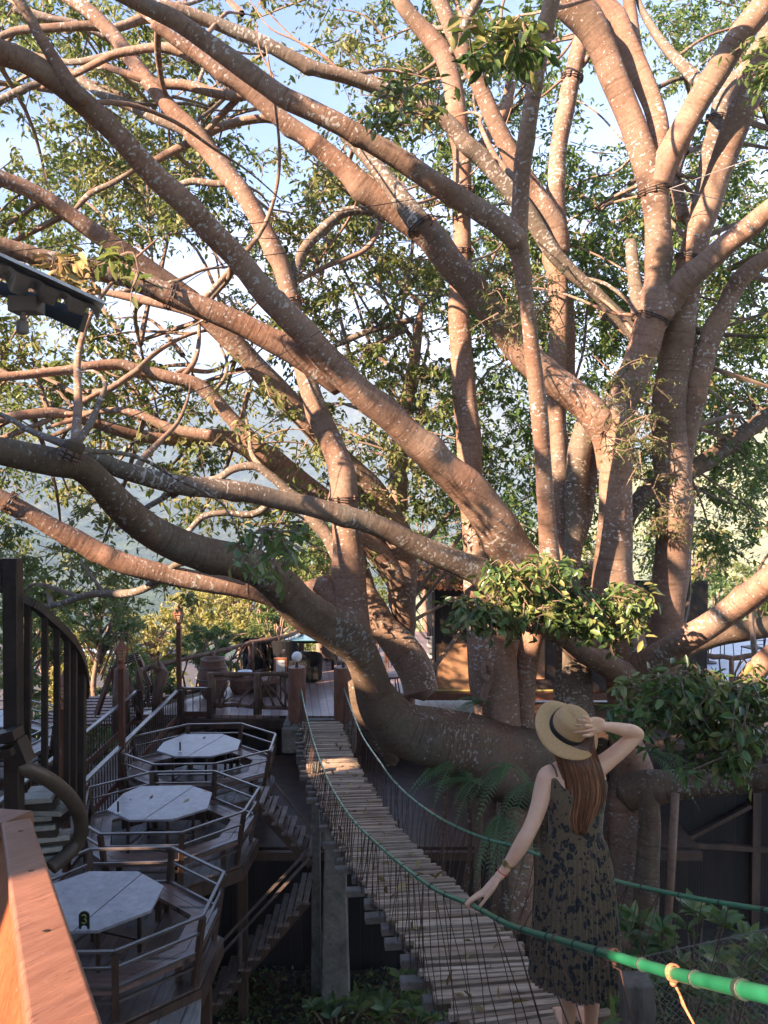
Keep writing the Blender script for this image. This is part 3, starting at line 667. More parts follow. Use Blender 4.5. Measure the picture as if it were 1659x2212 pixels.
b.inputs['Roughness'].default_value = 0.32; bump(t, b, bt.outputs['Fac'], -0.3, 0.01)
M['brick'] = m
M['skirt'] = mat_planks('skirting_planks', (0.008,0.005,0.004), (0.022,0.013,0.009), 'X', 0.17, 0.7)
M['floorboards'] = mat_planks('deck_boards', (0.13,0.085,0.065), (0.20,0.14,0.11), 'X', 0.16, 0.42, coat=0.1)
M['boards_light'] = mat_planks('pale_boards', (0.34,0.31,0.29), (0.42,0.39,0.36), 'X', 0.2, 0.5)
M['concrete'] = mat_noise('mossy_concrete', (0.10,0.09,0.075), (0.20,0.185,0.155), 4, 0.9, 0.5, c3=(0.08,0.085,0.05))
M['table'] = mat_noise('grey_tabletop', (0.27,0.26,0.28), (0.36,0.35,0.37), 3, 0.36, 0.03, spec=0.6, coat=0.15)
DZ = -4.4
lf = [PZ(u, v, -3.55) for u, v in ((300,1449),(343,1438),(457,1411),(542,1389),(598,1379),(650,1361),(740,1345))]
deck_poly = [(p.x, p.y) for p in lf] + [(1.0, 24.5), (13.5, 25.0), (13.5, 15.0), (0.0, 15.35), (-1.1, 15.35), (-4.75, 15.45)]
D = thing('deck', (0, 17, 0), 'raised brick-paved terrace with dark plank skirting at the far end of the bridge', 'terrace')
MB().prism(deck_poly, CAMZ+DZ-0.06, CAMZ+DZ).build('floor', M['brick'], D)
sk = MB(); sk.beam((-4.7,15.42,CAMZ+DZ-0.16), (0.05,15.32,CAMZ+DZ-0.16), 0.10, 0.19); sk.beam((0.95,15.3,CAMZ+DZ-0.16), (13.4,15.0,CAMZ+DZ-0.16), 0.10, 0.19)
sk.build('edge_beam', M['wood_dark'], D, bevel=0.01)
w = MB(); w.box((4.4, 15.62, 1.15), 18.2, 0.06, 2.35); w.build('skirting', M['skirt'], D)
for x in (-4.6,-3.4,-2.2,-0.9,1.2,2.8,4.6,6.5,8.5,10.5): MB().box((x, 15.5, 1.15), 0.14, 0.14, 2.3).build('support_post', M['wood_dark'], D)
lw = thing('plank_wall', (0.2, 11.4, 0.0), 'low dark plank retaining wall behind the open stairs under the bridge', 'wall')
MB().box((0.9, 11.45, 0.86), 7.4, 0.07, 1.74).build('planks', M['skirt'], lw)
MB().box((0.9, 13.5, 1.755), 7.4, 4.0, 0.05).build('ledge', M['wood_dark'], lw)
w = MB(); w.beam((-2.8,11.39,1.70), (4.6,11.39,1.70), 0.08, 0.12); w.build('cap_rail', M['wood_dark'], lw)
# dark boarded storeroom under the tree on the right
sr = thing('storeroom', (5.0, 13.0, 0.0), 'dark boarded storeroom under the terrace behind the fig trunks on the right', 'shed')
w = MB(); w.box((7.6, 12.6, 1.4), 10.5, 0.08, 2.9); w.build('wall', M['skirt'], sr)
w = MB(); w.box((7.6, 13.8, 2.9), 10.6, 2.5, 0.10); w.build('roof', M['wood_dark'], sr)
w = MB()
for x in (2.6,4.2,5.9,7.6,9.4): w.box((x, 12.5, 1.4), 0.13, 0.1, 2.85)
w.beam((3,12.46,0.5),(5.8,12.46,2.0),0.08,0.06); w.beam((4.5,12.46,1.4),(9,12.46,1.1),0.08,0.08)
w.build('frame', M['wood_dark'], sr)

# rustic branch railings
def wob(p, a): return Vector((p[0]+R.uniform(-a,a), p[1]+R.uniform(-a,a), p[2]+R.uniform(-a,a)))
def rustic(name, tops, zf, label, seed, hgt=0.8, dens=3, pr=0.075):
    R.seed(seed); base = tops[0]
    T = thing(name, (base.x, base.y, zf), label, 'railing', 'branch railings round the terrace')
    mb = MB(); cs = catmull([tuple(p) for p in tops], 5); cs = [wob(c, 0.022) for c in cs]
    mb.tube(cs, [0.05*R.uniform(0.75,1.25) for _ in cs], 8, jit=0.15); mb.build('handrail', M['wood_rustic'], T, smooth=True)
    for p in tops:
        q = MB(); q.tube([(p.x, p.y, zf), (p.x+0.01, p.y, (zf+p.z)/2), (p.x, p.y, p.z+0.03)], [pr, pr*0.9, pr*0.95], 10, jit=0.08); q.build('post', M['wood_rustic'], T, smooth=True)
    q = MB()
    for i in range(len(tops)-1):
        a, b_ = tops[i], tops[i+1]
        q.tube([wob((a.x, a.y, zf+0.14), .02), wob(((a.x+b_.x)/2, (a.y+b_.y)/2, zf+0.16), .04), wob((b_.x, b_.y, zf+0.12), .02)], [0.045,0.04,0.035], 7, jit=0.1)
        for _ in range(dens):
            s_ = R.uniform(0.05, 0.9); e = min(1, max(0, s_+R.uniform(-0.5,0.5)))
            p0 = a.lerp(b_, s_); p1 = a.lerp(b_, e); p0 = Vector((p0.x, p0.y, zf+0.12)); p1 = Vector((p1.x, p1.y, p1.z-0.02 if R.random()<.6 else zf+hgt*R.uniform(.45,.8)))
            mid = wob((p0+p1)/2, 0.09); q.tube([p0, mid, p1], [0.026, 0.02, 0.014], 6, jit=0.1)
            e2 = wob(mid.lerp(p1, 0.8), 0.2); q.tube([mid, wob((mid+e2)/2, .03), e2], [0.016, 0.013, 0.008], 5)
    q.build('branches', M['wood_rustic'], T, smooth=True); return T
zf = CAMZ+DZ
rustic('branch_railing', lf[:6], zf, 'long rustic branch railing along the far left edge of the terrace', 3, 0.85, 6)
ft = [PZ(445,1455,-3.62), PZ(545,1448,-3.62), PZ(627,1436,-3.62)]
for p in ft: p.y = 15.5
ft[0].x, ft[1].x, ft[2].x = -3.38, -2.48, -1.74
rustic('branch_railing', ft, zf, 'short rustic branch railing between the walkway gate and the left bridge post', 9, 0.75, 6, 0.085)
fr = [P(782,1452,14.6), P(835,1468,14.2), P(890,1492,13.8)]
for p in fr: p.z = CAMZ-3.62-0.0
rustic('branch_railing', fr, zf, 'rustic branch railing right of the bridge beside the leaning trunk', 21, 0.7, 2, 0.06)
br = [P(1500,1415,15.6), P(1580,1420,15.6), P(1665,1415,15.6), P(1760,1415,15.6)]
rustic('branch_railing', br, CAMZ-4.0, 'dark branch railing in front of the pale patio on the right', 22, 0.6, 4, 0.05)

# walkway with slatted fences
def slat_fence(name, a, b, zt, zb, label, n):
    T = thing(name, (a[0], a[1], zb), label, 'fence', 'slatted fences along the walkway')
    q = MB(); q.beam((a[0],a[1],zt), (b[0],b[1],zt), 0.07, 0.045, ch=0.006); q.build('handrail', M['rail_blue'], T)
    q = MB(); q.beam((a[0],a[1],zb+0.08), (b[0],b[1],zb+0.08), 0.05, 0.07); q.beam((a[0],a[1],zb+0.34),(b[0],b[1],zb+0.34),0.03,0.10); q.build('bottom_rail', M['wood_red'], T)
    q = MB()
    for i in range(n+1):
        f = i/n; x = a[0]+(b[0]-a[0])*f; y = a[1]+(b[1]-a[1])*f; q.box((x, y, (zt+zb)/2+0.02), 0.012, 0.030, zt-zb-0.1)
    q.build('slats', M['wood_dark'], T)
    for f in (0, 1):
        x = a[0]+(b[0]-a[0])*f; y = a[1]+(b[1]-a[1])*f
        q = MB(); q.box((x+0.055, y, (zt+zb)/2-0.02), 0.10, 0.10, zt-zb+0.1); q.build('post', M['wood_dark'], T, bevel=0.006)
    return T
zt, zb = CAMZ-3.9, CAMZ-4.75
slat_fence('slat_fence', (-4.0,10.35), (-4.0,15.3), zt, zb, 'slatted fence on the inner side of the walkway beside the round booths', 42)
slat_fence('slat_fence', (-4.8,8.6), (-4.78,15.25), zt, zb, 'slatted fence on the outer side of the walkway against the foliage', 54)
slat_fence('slat_fence', (-4.0,15.42), (-3.45,15.42), CAMZ-3.88, CAMZ-4.72, 'short slatted gate fence joining the lamp post to the terrace railing', 4)
slat_fence('slat_fence', (-8.6,10.9), (-4.95,10.4), CAMZ-4.1, CAMZ-4.9, 'slatted fence crossing behind the spiral stair balusters', 34)
WK = thing('walkway', (-4.4, 12, CAMZ-4.85), 'narrow boarded walkway between two slatted fences', 'walkway')
MB().box((-4.4, 11.9, CAMZ-4.80), 0.86, 7.0, 0.06).build('boards', mat_planks('walk_boards', (0.22,0.17,0.15), (0.32,0.26,0.23), 'Y', 0.18, 0.5), WK)
for y in (8.8,10.8,12.8,14.8):
    for x in (-4.75,-4.05): MB().box((x, y, 1.06), 0.12, 0.12, 2.2).build('pier', M['wood_dark'], WK)
tag(MB().prism([(-4.85,15.3),(-3.3,15.3),(-3.3,16.4),(-4.85,16.4)], CAMZ-4.80, CAMZ-4.72).build('landing', M['boards_light']), 'pale landing slab at the top of the walkway beside the gate post', 'landing')

# lantern posts
LM = {'g': mat_flat('lantern_glass', (0.55,0.42,0.28), 0.2), 'm': mat_noise('lantern_orange', (0.22,0.07,0.03), (0.34,0.12,0.05), 8, 0.55)}
lan = thing('lamp_post', (-4.0, 15.45, CAMZ-4.75), 'tallest-looking lantern post, at the far end of the walkway by the terrace gate', 'lamp post', 'lantern posts along the walkway')
zl = CAMZ-4.75
MB().box((-4.0,15.45,zl+1.0), 0.085, 0.085, 2.05).build('pole', M['wood_red'], lan, bevel=0.006)
c0 = (-4.0, 15.45, zl+2.02)
MB().lathe([(0.04,0),(0.075,0.02),(0.05,0.07),(0.04,0.10),(0.07,0.13),(0.06,0.15)], c0, 8).build('socket', LM['m'], lan)
hd = MB().lathe([(0.055,0.15),(0.095,0.30),(0.09,0.305)], c0, 6).build('lantern_glass', LM['g'], lan)
q = MB()
for k in range(6):
    a = k*PI/3; q.beam((c0[0]+.058*math.cos(a), c0[1]+.058*math.sin(a), c0[2]+.15), (c0[0]+.098*math.cos(a), c0[1]+.098*math.sin(a), c0[2]+.30), 0.012, 0.012)
for zz, rr in ((0.15,0.058),(0.20,0.072),(0.25,0.085),(0.30,0.098)):
    for k in range(6):
        a, a2 = k*PI/3, (k+1)*PI/3; q.beam((c0[0]+rr*math.cos(a), c0[1]+rr*math.sin(a), c0[2]+zz), (c0[0]+rr*math.cos(a2), c0[1]+rr*math.sin(a2), c0[2]+zz), 0.009, 0.009)
q.build('cage', LM['m'], lan)
MB().lathe([(0.125,0.30),(0.11,0.325),(0.035,0.42),(0.022,0.44),(0.02,0.47),(0.004,0.49)], c0, 6).build('cap', LM['m'], lan)
for (x, y), lb in (((-3.98, 12.0), 'lantern post halfway along the walkway, in front of the wooden lookout'), ((-3.97, 9.83), 'lantern post seen between the spiral stair balusters')):
    c = copy_tree(lan); c.location = (x, y, CAMZ-4.75); c['label'] = lb

# octagonal booths
def booth(name_lab, rail, label, tbl_lab, tbl, skip=()):
    zr = CAMZ-3.95; n = len(rail)
    pr = [PZ(u, v, -3.95) for u, v in rail]
    cx = sum(p.x for p in pr)/n; cy = sum(p.y for p in pr)/n
    S = lambda f, z: [Vector((cx+(p.x-cx)*f, cy+(p.y-cy)*f, z)) for p in pr]
    T = thing('booth', (cx, cy, CAMZ-4.82), label, 'seating booth', 'octagonal seating booths in a row')
    zfl = CAMZ-4.62
    MB().prism([(p.x, p.y) for p in S(0.96, 0)], zfl-0.07, zfl).build('floor', M['floorboards'], T)
    q = MB(); o1 = S(0.975, zfl-0.10)
    for i in range(n): q.beam(o1[i], o1[(i+1) % n], 0.04, 0.16)
    q.build('edge_beam', M['wood_dark'], T)
    top = S(1.0, zr); mid = S(0.985, zr-0.155); low = S(0.945, zfl+0.32); lo2 = S(0.925, zfl+0.18); bot = S(0.90, zfl)
    for i in range(n):
        if i in skip: continue
        j = (i+1) % n
        q = MB(); q.beam(top[i], top[j], 0.034, 0.024, ch=0.003); q.build('top_rail', M['rail_blue'], T)
        q = MB(); q.beam(mid[i], mid[j], 0.024, 0.022); q.beam(low[i], low[j], 0.025, 0.025); q.beam(lo2[i], lo2[j], 0.025, 0.025); q.build('lower_rails', M['rail_blue'], T)
    for i in range(n):
        q = MB(); q.beam(bot[i], top[i]-Vector((0,0,0.015)), 0.06, 0.045, up=(top[i]-Vector((cx,cy,zr))).normalized()); q.build('post', M['wood_dark'], T)
    so = S(0.955, CAMZ-4.32); si = S(0.68, CAMZ-4.32); sm = S(0.815, CAMZ-4.32)
    for i in range(n):
        if i in skip: continue
        j = (i+1) % n
        q = MB()
        for a, c in ((so, sm), (sm, si)):
            g = 0.012
            quad = [a[i].lerp(c[i], g), a[j].lerp(c[j], g), a[j].lerp(c[j], 1-g*3), a[i].lerp(c[i], 1-g*3)]
            q.prism([(p.x, p.y) for p in quad], CAMZ-4.36, CAMZ-4.32)
        q.build('bench_seat', M['bench'], T)
        e = si[i].lerp(si[j], 0.5); e2 = si[i].lerp(so[i], 0.2)
        q = MB(); q.box((e2.x, e2.y, CAMZ-4.49), 0.06, 0.06, 0.26); q.build('bench_leg', M['wood_dark'], T)
    for i in range(0, n, 2): MB().box((bot[i].x*0.9+cx*0.1, bot[i].y*0.9+cy*0.1, 1.09), 0.12, 0.12, 2.2).build('pier', M['wood_dark'], T)
    tp = [PZ(u, v, -4.0) for u, v in tbl]
    tx = sum(p.x for p in tp)/len(tp); ty = sum(p.y for p in tp)/len(tp)
    B = thing('table', (tx, ty, zfl), tbl_lab, 'table', 'pale octagonal tables in the booths')
    MB().prism([(p.x, p.y) for p in tp], CAMZ-4.028, CAMZ-4.0).build('table_top', M['table'], B, bevel=0.004)
    q = MB(); a = tp[1].lerp(tp[2], 0.15); bq = tp[5].lerp(tp[4], 0.35) if len(tp) > 6 else tp[4]
    q.beam((a.x, a.y, CAMZ-3.9990), (bq.x, bq.y, CAMZ-3.9990), 0.006, 0.004); q.build('seam', M['wood_dark'], B)
    for i in (0, 2, 4, 6):
        p = tp[i % len(tp)]; lx, ly = tx+(p.x-tx)*0.62, ty+(p.y-ty)*0.62
        q = MB(); q.box((lx, ly, (zfl+CAMZ-4.028)/2), 0.035, 0.035, CAMZ-4.028-zfl); q.build('leg', M['wood_dark'], B)
    q = MB()
    for i in (0, 2, 4, 6):
        p = tp[i]; p2 = tp[(i+2) % 8]
        f = lambda p: Vector((tx+(p.x-tx)*0.62, ty+(p.y-ty)*0.62, zfl+0.12)); q.beam(f(p), f(p2), 0.02, 0.02)
    q.build('stretcher', M['wood_dark'], B)
    return T, B, tp
M['bench'] = mat_planks('bench_boards', (0.16,0.09,0.07), (0.24,0.15,0.125), 'Y', 0.9, 0.34, coat=0.2)
bo1 = booth('a', [(193,1835),(371,1831),(484,1885),(438,1979),(248,2056),(120,2058),(30,1990),(70,1885)], 'nearest octagonal booth, its railing closest to the foreground handrail', 'largest-looking octagonal table, in the nearest booth, with the number stand on it',
      [(193,1882),(299,1882),(354,1913),(327,1966),(212,2010),(130,2012),(50,1975),(95,1915)])
bo2 = booth('b', [(327,1668),(464,1666),(560,1702),(527,1753),(392,1799),(216,1802),(176,1778),(190,1702)], 'middle octagonal booth, railing worn to bare grey on top', 'middle octagonal table with yellow leaves lying on it',
      [(304,1698),(412,1696),(458,1712),(448,1746),(371,1770),(278,1771),(231,1749),(266,1714)])
bo3 = booth('c', [(405,1565),(521,1563),(595,1586),(583,1621),(464,1650),(333,1652),(262,1627),(285,1592)], 'farthest of the three octagonal booths, just below the terrace skirting', 'farthest octagonal table below the terrace, one curled leaf on it',
      [(399,1586),(480,1585),(520,1599),(513,1619),(454,1634),(379,1634),(338,1621),(353,1603)])
bo4 = booth('d', [(-70,1516),(60,1512),(130,1530),(118,1566),(60,1592),(-60,1596),(-120,1570),(-110,1535)], 'booth at the far left behind the spiral stair', 'pale table at the far left edge, cut by the dark stair post',
      [(-60,1535),(15,1534),(52,1544),(50,1560),(8,1570),(-60,1572),(-90,1562),(-85,1545)])
p = [PZ(u, v, -4.72) for u, v in ((440,2062),(428,2270),(240,2270),(400,2140))]
tag(MB().prism([(q.x, q.y) for q in p], CAMZ-4.78, CAMZ-4.72).build('side_board', M['boards_light']), 'pale boarded ledge at the foot of the nearest booth, beside the open stairs', 'ledge')
# number stand, bottles, leaves on the tables
nb = PZ(182,2006,-4.0)
NS = thing('table_number', tuple(nb), 'small dark stand with a yellow number 3 on the nearest table', 'table number')
gm = mat_flat('dark_green_plastic', (0.012,0.02,0.012), 0.4); ym = mat_flat('yellow_digit', (0.30,0.27,0.06), 0.5)
prof = [(-0.048,0.0),(-0.028,0.0),(-0.026,0.018),(-0.012,0.03),(0.012,0.03),(0.026,0.018),(0.028,0.0),(0.048,0.0),(0.048,0.12)] + [(0.048*math.cos(a*PI/8), 0.12+0.042*math.sin(a*PI/8)) for a in range(1, 8)] + [(-0.048,0.12)]
q = MB(); n_ = len(prof); q.add([(nb.x+x, nb.y-0.006, nb.z+z) for x, z in prof]+[(nb.x+x, nb.y+0.006, nb.z+z) for x, z in prof], [tuple(range(n_)), tuple(range(n_, 2*n_))[::-1]]+[(i, n_+i, n_+(i+1) % n_, (i+1) % n_) for i in range(n_)])
q.build('plate', gm, NS)
q = MB()
def arc(cx, cz, r, a0, a1, k=8): return [(nb.x+cx+r*math.cos(math.radians(a0+(a1-a0)*i/k)), nb.y-0.010, nb.z+cz+r*math.sin(math.radians(a0+(a1-a0)*i/k))) for i in range(k+1)]
q.tube(arc(0, 0.113, 0.019, 150, -80), 0.0055, 6); q.tube(arc(0, 0.073, 0.021, 80, -150), 0.0055, 6); q.build('digit', ym, NS)
clear = mat_flat('clear_plastic', (0.45,0.5,0.52), 0.1)
for (u, v), lb in (((255,1754),'small clear card holder at the left of the middle table'), ((389,1621),'small clear card holder at the left of the farthest table')):
    c = PZ(u, v+4, -4.0); T = thing('card_holder', tuple(c), lb, 'card holder', 'card holders on the tables')
    MB().lathe([(0.035,0),(0.035,0.006),(0.006,0.01),(0.005,0.04)], c, 12).build('base', clear, T)
    MB().box((c.x, c.y, c.z+0.09), 0.022, 0.012, 0.13).build('card', M['wood_dark'], T)
def dry_leaf(pos, s, lb, group, rz=None, mat='drygrass', tone=0.8):
    a = R.uniform(0, 6.28) if rz is None else rz
    pr = [(-1,0,.12),(-.5,.36,.02),(0,.46,.0),(.55,.3,.05),(1,0,.22),(.55,-.3,.1),(0,-.46,.02),(-.5,-.36,.06),(0,0,-.06+.06),(-1.35,0.05,.16)]
    vs = [(pos[0]+s*(x*math.cos(a)-y*math.sin(a)), pos[1]+s*(x*math.sin(a)+y*math.cos(a)), pos[2]+0.003+s*z) for x, y, z in pr]
    o = mesh_obj('fallen_leaf', vs, [(0,1,8),(1,2,8),(2,3,8),(3,4,8),(4,5,8),(5,6,8),(6,7,8),(7,0,8),(0,9,1)], M[mat], attrs={'rnd': ('FLOAT','POINT',[tone]*10)})
    tag(o, lb, 'leaf', group); return o
for u, v, s, tn, lb in ((327,1722,0.045,0.3,'brown curled leaf near the middle of the middle table'),(402,1730,0.05,0.95,'yellow-brown leaf on the right half of the middle table'),(443,1710,0.032,0.9,'small yellow leaf at the far right corner of the middle table'),(282,1728,0.025,0.1,'small dark leaf on the left half of the middle table'),(441,1594,0.045,0.1,'dark curled leaf on the farthest table')):
    dry_leaf(PZ(u, v, -4.0), s, lb, 'dry leaves lying on the tables', tone=tn)
lm = []
for tp in (bo1[2], bo2[2], bo3[2]):
    cx = sum(p.x for p in tp)/8; cy = sum(p.y for p in tp)/8
    for _ in range(16): lm.append((cx+R.uniform(-.45,.45), cy+R.uniform(-.35,.35), CAMZ-3.994))
v_, f_, r_ = leaves_data(np.array(lm), 0.02, droop=0.0); v_[:, 2] = CAMZ-3.996+np.abs(v_[:, 2]-(CAMZ-3.994))*0.3
tag(mesh_obj('leaf_crumbs', v_, f_, M['drygrass'], attrs={'rnd': ('FLOAT','POINT',r_*0.3)}), 'tiny scattered crumbs of dry leaf on the pale tables', 'debris', kind='stuff')

# open stairs under the bridge
def stairs(p0, p1, n, y, wd, label, rail=None):
    T = thing('staircase', (p0[0], y, p0[1]), label, 'staircase', 'open timber stairs beside the pillar')
    for i in range(n):
        f = (i+0.5)/n; x = p0[0]+(p1[0]-p0[0])*f; z = p0[1]+(p1[1]-p0[1])*f
        q = MB(); q.box((x-0.04, y, z), 0.065, wd, 0.03); q.box((x+0.045, y, z), 0.065, wd, 0.03); q.build('tread', M['tread'], T)
    q = MB()
    for s_ in (-1, 1): q.beam((p0[0], y+s_*wd*0.38, p0[1]-0.10), (p1[0], y+s_*wd*0.38, p1[1]-0.10), 0.05, 0.10)
    q.build('stringers', M['wood_dark'], T)
    if rail:
        for a, b_ in rail:
            q = MB(); q.beam(a, b_, 0.03, 0.03); q.build('handrail', M['rail_blue'], T)
    return T
M['tread'] = mat_noise('stair_tread', (0.14,0.10,0.08), (0.26,0.20,0.165), 6, 0.6)
stairs((-2.25, 0.25), (-1.0, 1.72), 10, 10.55, 0.8, 'lower flight of open stairs climbing right to the mossy pillar',
       [(P(434,2083,9.9), P(668,1834,9.9)), (P(432,2112,9.9), P(668,1854,9.9)), (P(432,2112,9.9), P(431,2235,9.9)), (P(520,2012,9.9), P(520,2085,9.9))])
stairs((-1.78, 2.80), (-1.0, 1.95), 6, 11.0, 0.6, 'upper dark flight of open stairs climbing left towards the booths', [(P(590,1690,10.7), P(672,1790,10.7))])

# mossy pillar, abutment, gate posts
PL = thing('bridge_pillar', (-0.72, 10.7, 0), 'tall mossy concrete pillar standing under the left side of the bridge', 'pillar')
q = MB(); cs = [(-0.70,10.7,z) for z in np.linspace(-0.3, 2.75, 9)]
def pill(xc, y, z0, z1, w0, w1, d):
    vs = []; fs = []; n = 10
    for i in range(n+1):
        f = i/n; z = z0+(z1-z0)*f; w_ = w0+(w1-w0)*f; x = xc+R.uniform(-.006,.006)
        for sx, sy in ((-1,-1),(1,-1),(1,1),(-1,1)): vs.append((x+sx*w_/2, y+sy*d/2+R.uniform(-.004,.004), z))
    for i in range(n):
        for j in range(4): a = 4*i+j; b_ = 4*i+(j+1) % 4; fs.append((a, b_, b_+4, a+4))
    fs += [(3,2,1,0), tuple(4*n+j for j in range(4))]; return MB().add(vs, fs)
pill(-0.66, 10.7, -0.3, 2.45, 0.40, 0.27, 0.3).build('shaft', M['concrete'], PL, bevel=0.02)
pill(-0.945, 10.95, -0.3, 3.2, 0.14, 0.10, 0.14).build('side_post', M['concrete'], PL, bevel=0.01)
pill(-0.68, 10.7, 2.45, 2.86, 0.22, 0.30, 0.26).build('head', M['concrete'], PL, bevel=0.02)
AB = thing('abutment', (-1.17, 14.9, 0), 'rough concrete block carrying the two bridge posts', 'abutment')
q = MB(); q.box((-1.2, 14.85, CAMZ-4.62), 1.36, 0.72, 0.46); q.build('block', M['concrete'], AB, bevel=0.03)
for x_ in (-1.80, -0.60): MB().box((x_, 14.9, CAMZ-4.40), 0.14, 0.62, 0.10).build('lip', M['concrete'], AB, bevel=0.02)
q = MB(); q.box((-1.17, 15.1, 1.02), 1.0, 0.25, 2.1); q.build('stem', M['concrete'], AB)
M['logpost'] = mat_noise('stained_log', (0.13,0.05,0.03), (0.25,0.115,0.07), 5, 0.55, 0.4, (1,1,0.35), c3=(0.17,0.08,0.05))
gp = thing('gate_post', (-1.645, 14.95, CAMZ-4.5), 'left log gate post of the bridge, split at the top, with a white globe lamp', 'gate post', 'log posts with globe lamps at the bridge end')
cs = [(-1.645+R.uniform(-.004,.004), 14.95, CAMZ-4.5+z) for z in np.linspace(0, 1.15, 7)]
MB().tube(cs, [0.178,0.172,0.168,0.165,0.164,0.163,0.160], 20, jit=0.02).build('log', M['logpost'], gp, smooth=False, bevel=0.0)
MB().lathe([(0.04,1.15),(0.03,1.18),(0.022,1.2),(0.022,1.24),(0.035,1.26)], (-1.645,14.95,CAMZ-4.5), 12).build('lamp_neck', mat_flat('lamp_neck', (0.02,0.02,0.02), 0.4), gp)
MB().ball((-1.645,14.95,CAMZ-4.5+1.34), 0.098, 20, 14).build('lamp_globe', mat_flat('opal_globe', (0.93,0.92,0.93), 0.25), gp, smooth=True)
c = copy_tree(gp); c.location = (-0.77, 14.95, CAMZ-4.5); c['label'] = 'right log gate post of the bridge, flat topped, with a white globe lamp'; c.rotation_euler = (0,0,1.9)
for x, lb in ((-1.80,'left'),(-0.92,'right')):
    pass
q = MB(); q.box((-1.80, 15.35, CAMZ-4.0), 0.07, 0.07, 0.95); tag(q.build('stub_post', M['wood_dark']), 'thin dark square post just behind the left globe-lamp post', 'post')
q = MB(); q.box((-0.93, 15.35, CAMZ-3.95), 0.08, 0.08, 1.0); tag(q.build('stub_post', M['wood_dark']), 'thin dark square post just behind the right globe-lamp post', 'post')

# ------------------------------------------------------------------ the hanging bridge
bp = [P(692,1548,15.3), P(697,1578,14.0), P(721,1660,11.4), P(767,1750,9.3), P(803,1812,8.2), P(856,1885,7.0), P(975,2016,5.5), P(1045,2112,4.85), P(1126,2195,4.35), Vector((1.02,3.7,CAMZ-2.70)), Vector((1.26,2.8,CAMZ-2.36)), Vector((1.5,1.9,CAMZ-2.02)), Vector((1.68,0.8,CAMZ-1.72))]
BR = thing('suspension_bridge', tuple(bp[6]), 'hanging footbridge of narrow weathered slats with green rope handrails', 'bridge')
path = [Vector(c) for c in catmull([tuple(p) for p in bp], 24)]
cum = [0.0]
for i in range(1, len(path)): cum.append(cum[-1] + (path[i]-path[i-1]).length)
def at(s_):
    s_ = max(0, min(cum[-1]-1e-4, s_)); lo = np.searchsorted(cum, s_) ; lo = max(1, int(lo)); f = (s_-cum[lo-1])/max(1e-6, cum[lo]-cum[lo-1])
    p = path[lo-1].lerp(path[lo], f); a = path[max(0, lo-3)]; b_ = path[min(len(path)-1, lo+2)]; return p, (b_-a).normalized()
def cross(tn):
    pr_ = tn.cross(Vector((0,0,1))); pr_.normalize()
    if pr_.x < 0: pr_ = -pr_
    c = pr_*0.45 + Vector((1,0.02,0))*0.55; c.normalize(); return c
BW = 0.70
m, t, b = newmat('bridge_slat'); vec = objvec(t, True)
at_ = N(t, 'ShaderNodeAttribute', attribute_name='rnd')
g1 = noise(t, vec, 5, 6, 0.7, (0.6, 4, 4)); g2 = noise(t, vec, 40, 3, 0.6, (0.4, 1, 1))
c_ = ramp(t, at_.outputs['Fac'], [(0.1,(0.30,0.21,0.145)),(0.5,(0.44,0.33,0.24)),(0.9,(0.58,0.45,0.34))])
c_ = mix(t, 1.0, c_, ramp(t, g1, [(0.3,(0.36,0.33,0.30)),(0.62,(1.12,1.10,1.07))]), 'MULTIPLY')
t.links.new(c_, b.inputs['Base Color']); b.inputs['Roughness'].default_value = 0.75; bump(t, b, g1, 0.4, 0.006)
M['slat'] = m
s_ = 0.05; mb = MB(); rn = []; tot = cum[-1]
k = 0
while s_ < tot-0.05:
    p, tn = at(s_); c = cross(tn); wdt = R.uniform(0.034, 0.048) if k % 7 else 0.10
    if 14.5 < p.y < 15.16: s_ += 0.05; continue
    up = c.cross(tn); up = up if up.z > 0 else -up
    al = tn
    hw = BW/2 + R.uniform(-0.03, 0.035); sh = R.uniform(-0.02, 0.02)
    cc = p + up*(0.012+R.uniform(-0.008,0.010)); tilt = R.uniform(-0.012, 0.012)
    n0 = len(mb.v); mb.beam(cc - c*(hw-sh) - tn*tilt, cc + c*(hw+sh) + tn*tilt, wdt, 0.026+R.uniform(0,0.010), up=up)
    r_ = R.uniform(0, 1); rn += [r_]*(len(mb.v)-n0)
    s_ += wdt + 0.016 + R.uniform(0, 0.016); k += 1
mesh_obj('slats', mb.v, mb.f, M['slat'], BR, attrs={'rnd': ('FLOAT','POINT',rn)})
s_ = 0.2
k = 0
M['beam'] = mat_noise('grey_crossbeam', (0.10,0.088,0.075), (0.20,0.175,0.15), 6, 0.85, 0.5)
while s_ < tot-0.05 and k < 48:
    p, tn = at(s_); c = cross(tn); dn = Vector((0,0,-0.05)); ext = R.uniform(0.03, 0.16)
    q = MB(); q.beam(p - c*(BW/2+ext) + dn, p + c*(BW/2+R.uniform(0,0.06)) + dn, 0.075+R.uniform(-.01,.02), 0.055, ch=0.006); q.build('crossbeam', M['beam'], BR)
    s_ += 0.30 + R.uniform(-0.04, 0.05); k += 1
q = MB()
for sd_ in (-1, 1):
    for off in (0.0, 0.05):
        pts = []
        for i in range(90):
            p, tn = at(tot*i/89); c = cross(tn); pts.append(p + c*sd_*(BW/2-0.02-off) + Vector((0,0,-0.085+R.uniform(-.006,.006))))
        q.tube(pts, 0.011, 6)
q.build('support_cables', mat_noise('old_rope', (0.10,0.085,0.05), (0.22,0.19,0.12), 30, 0.9), BR)
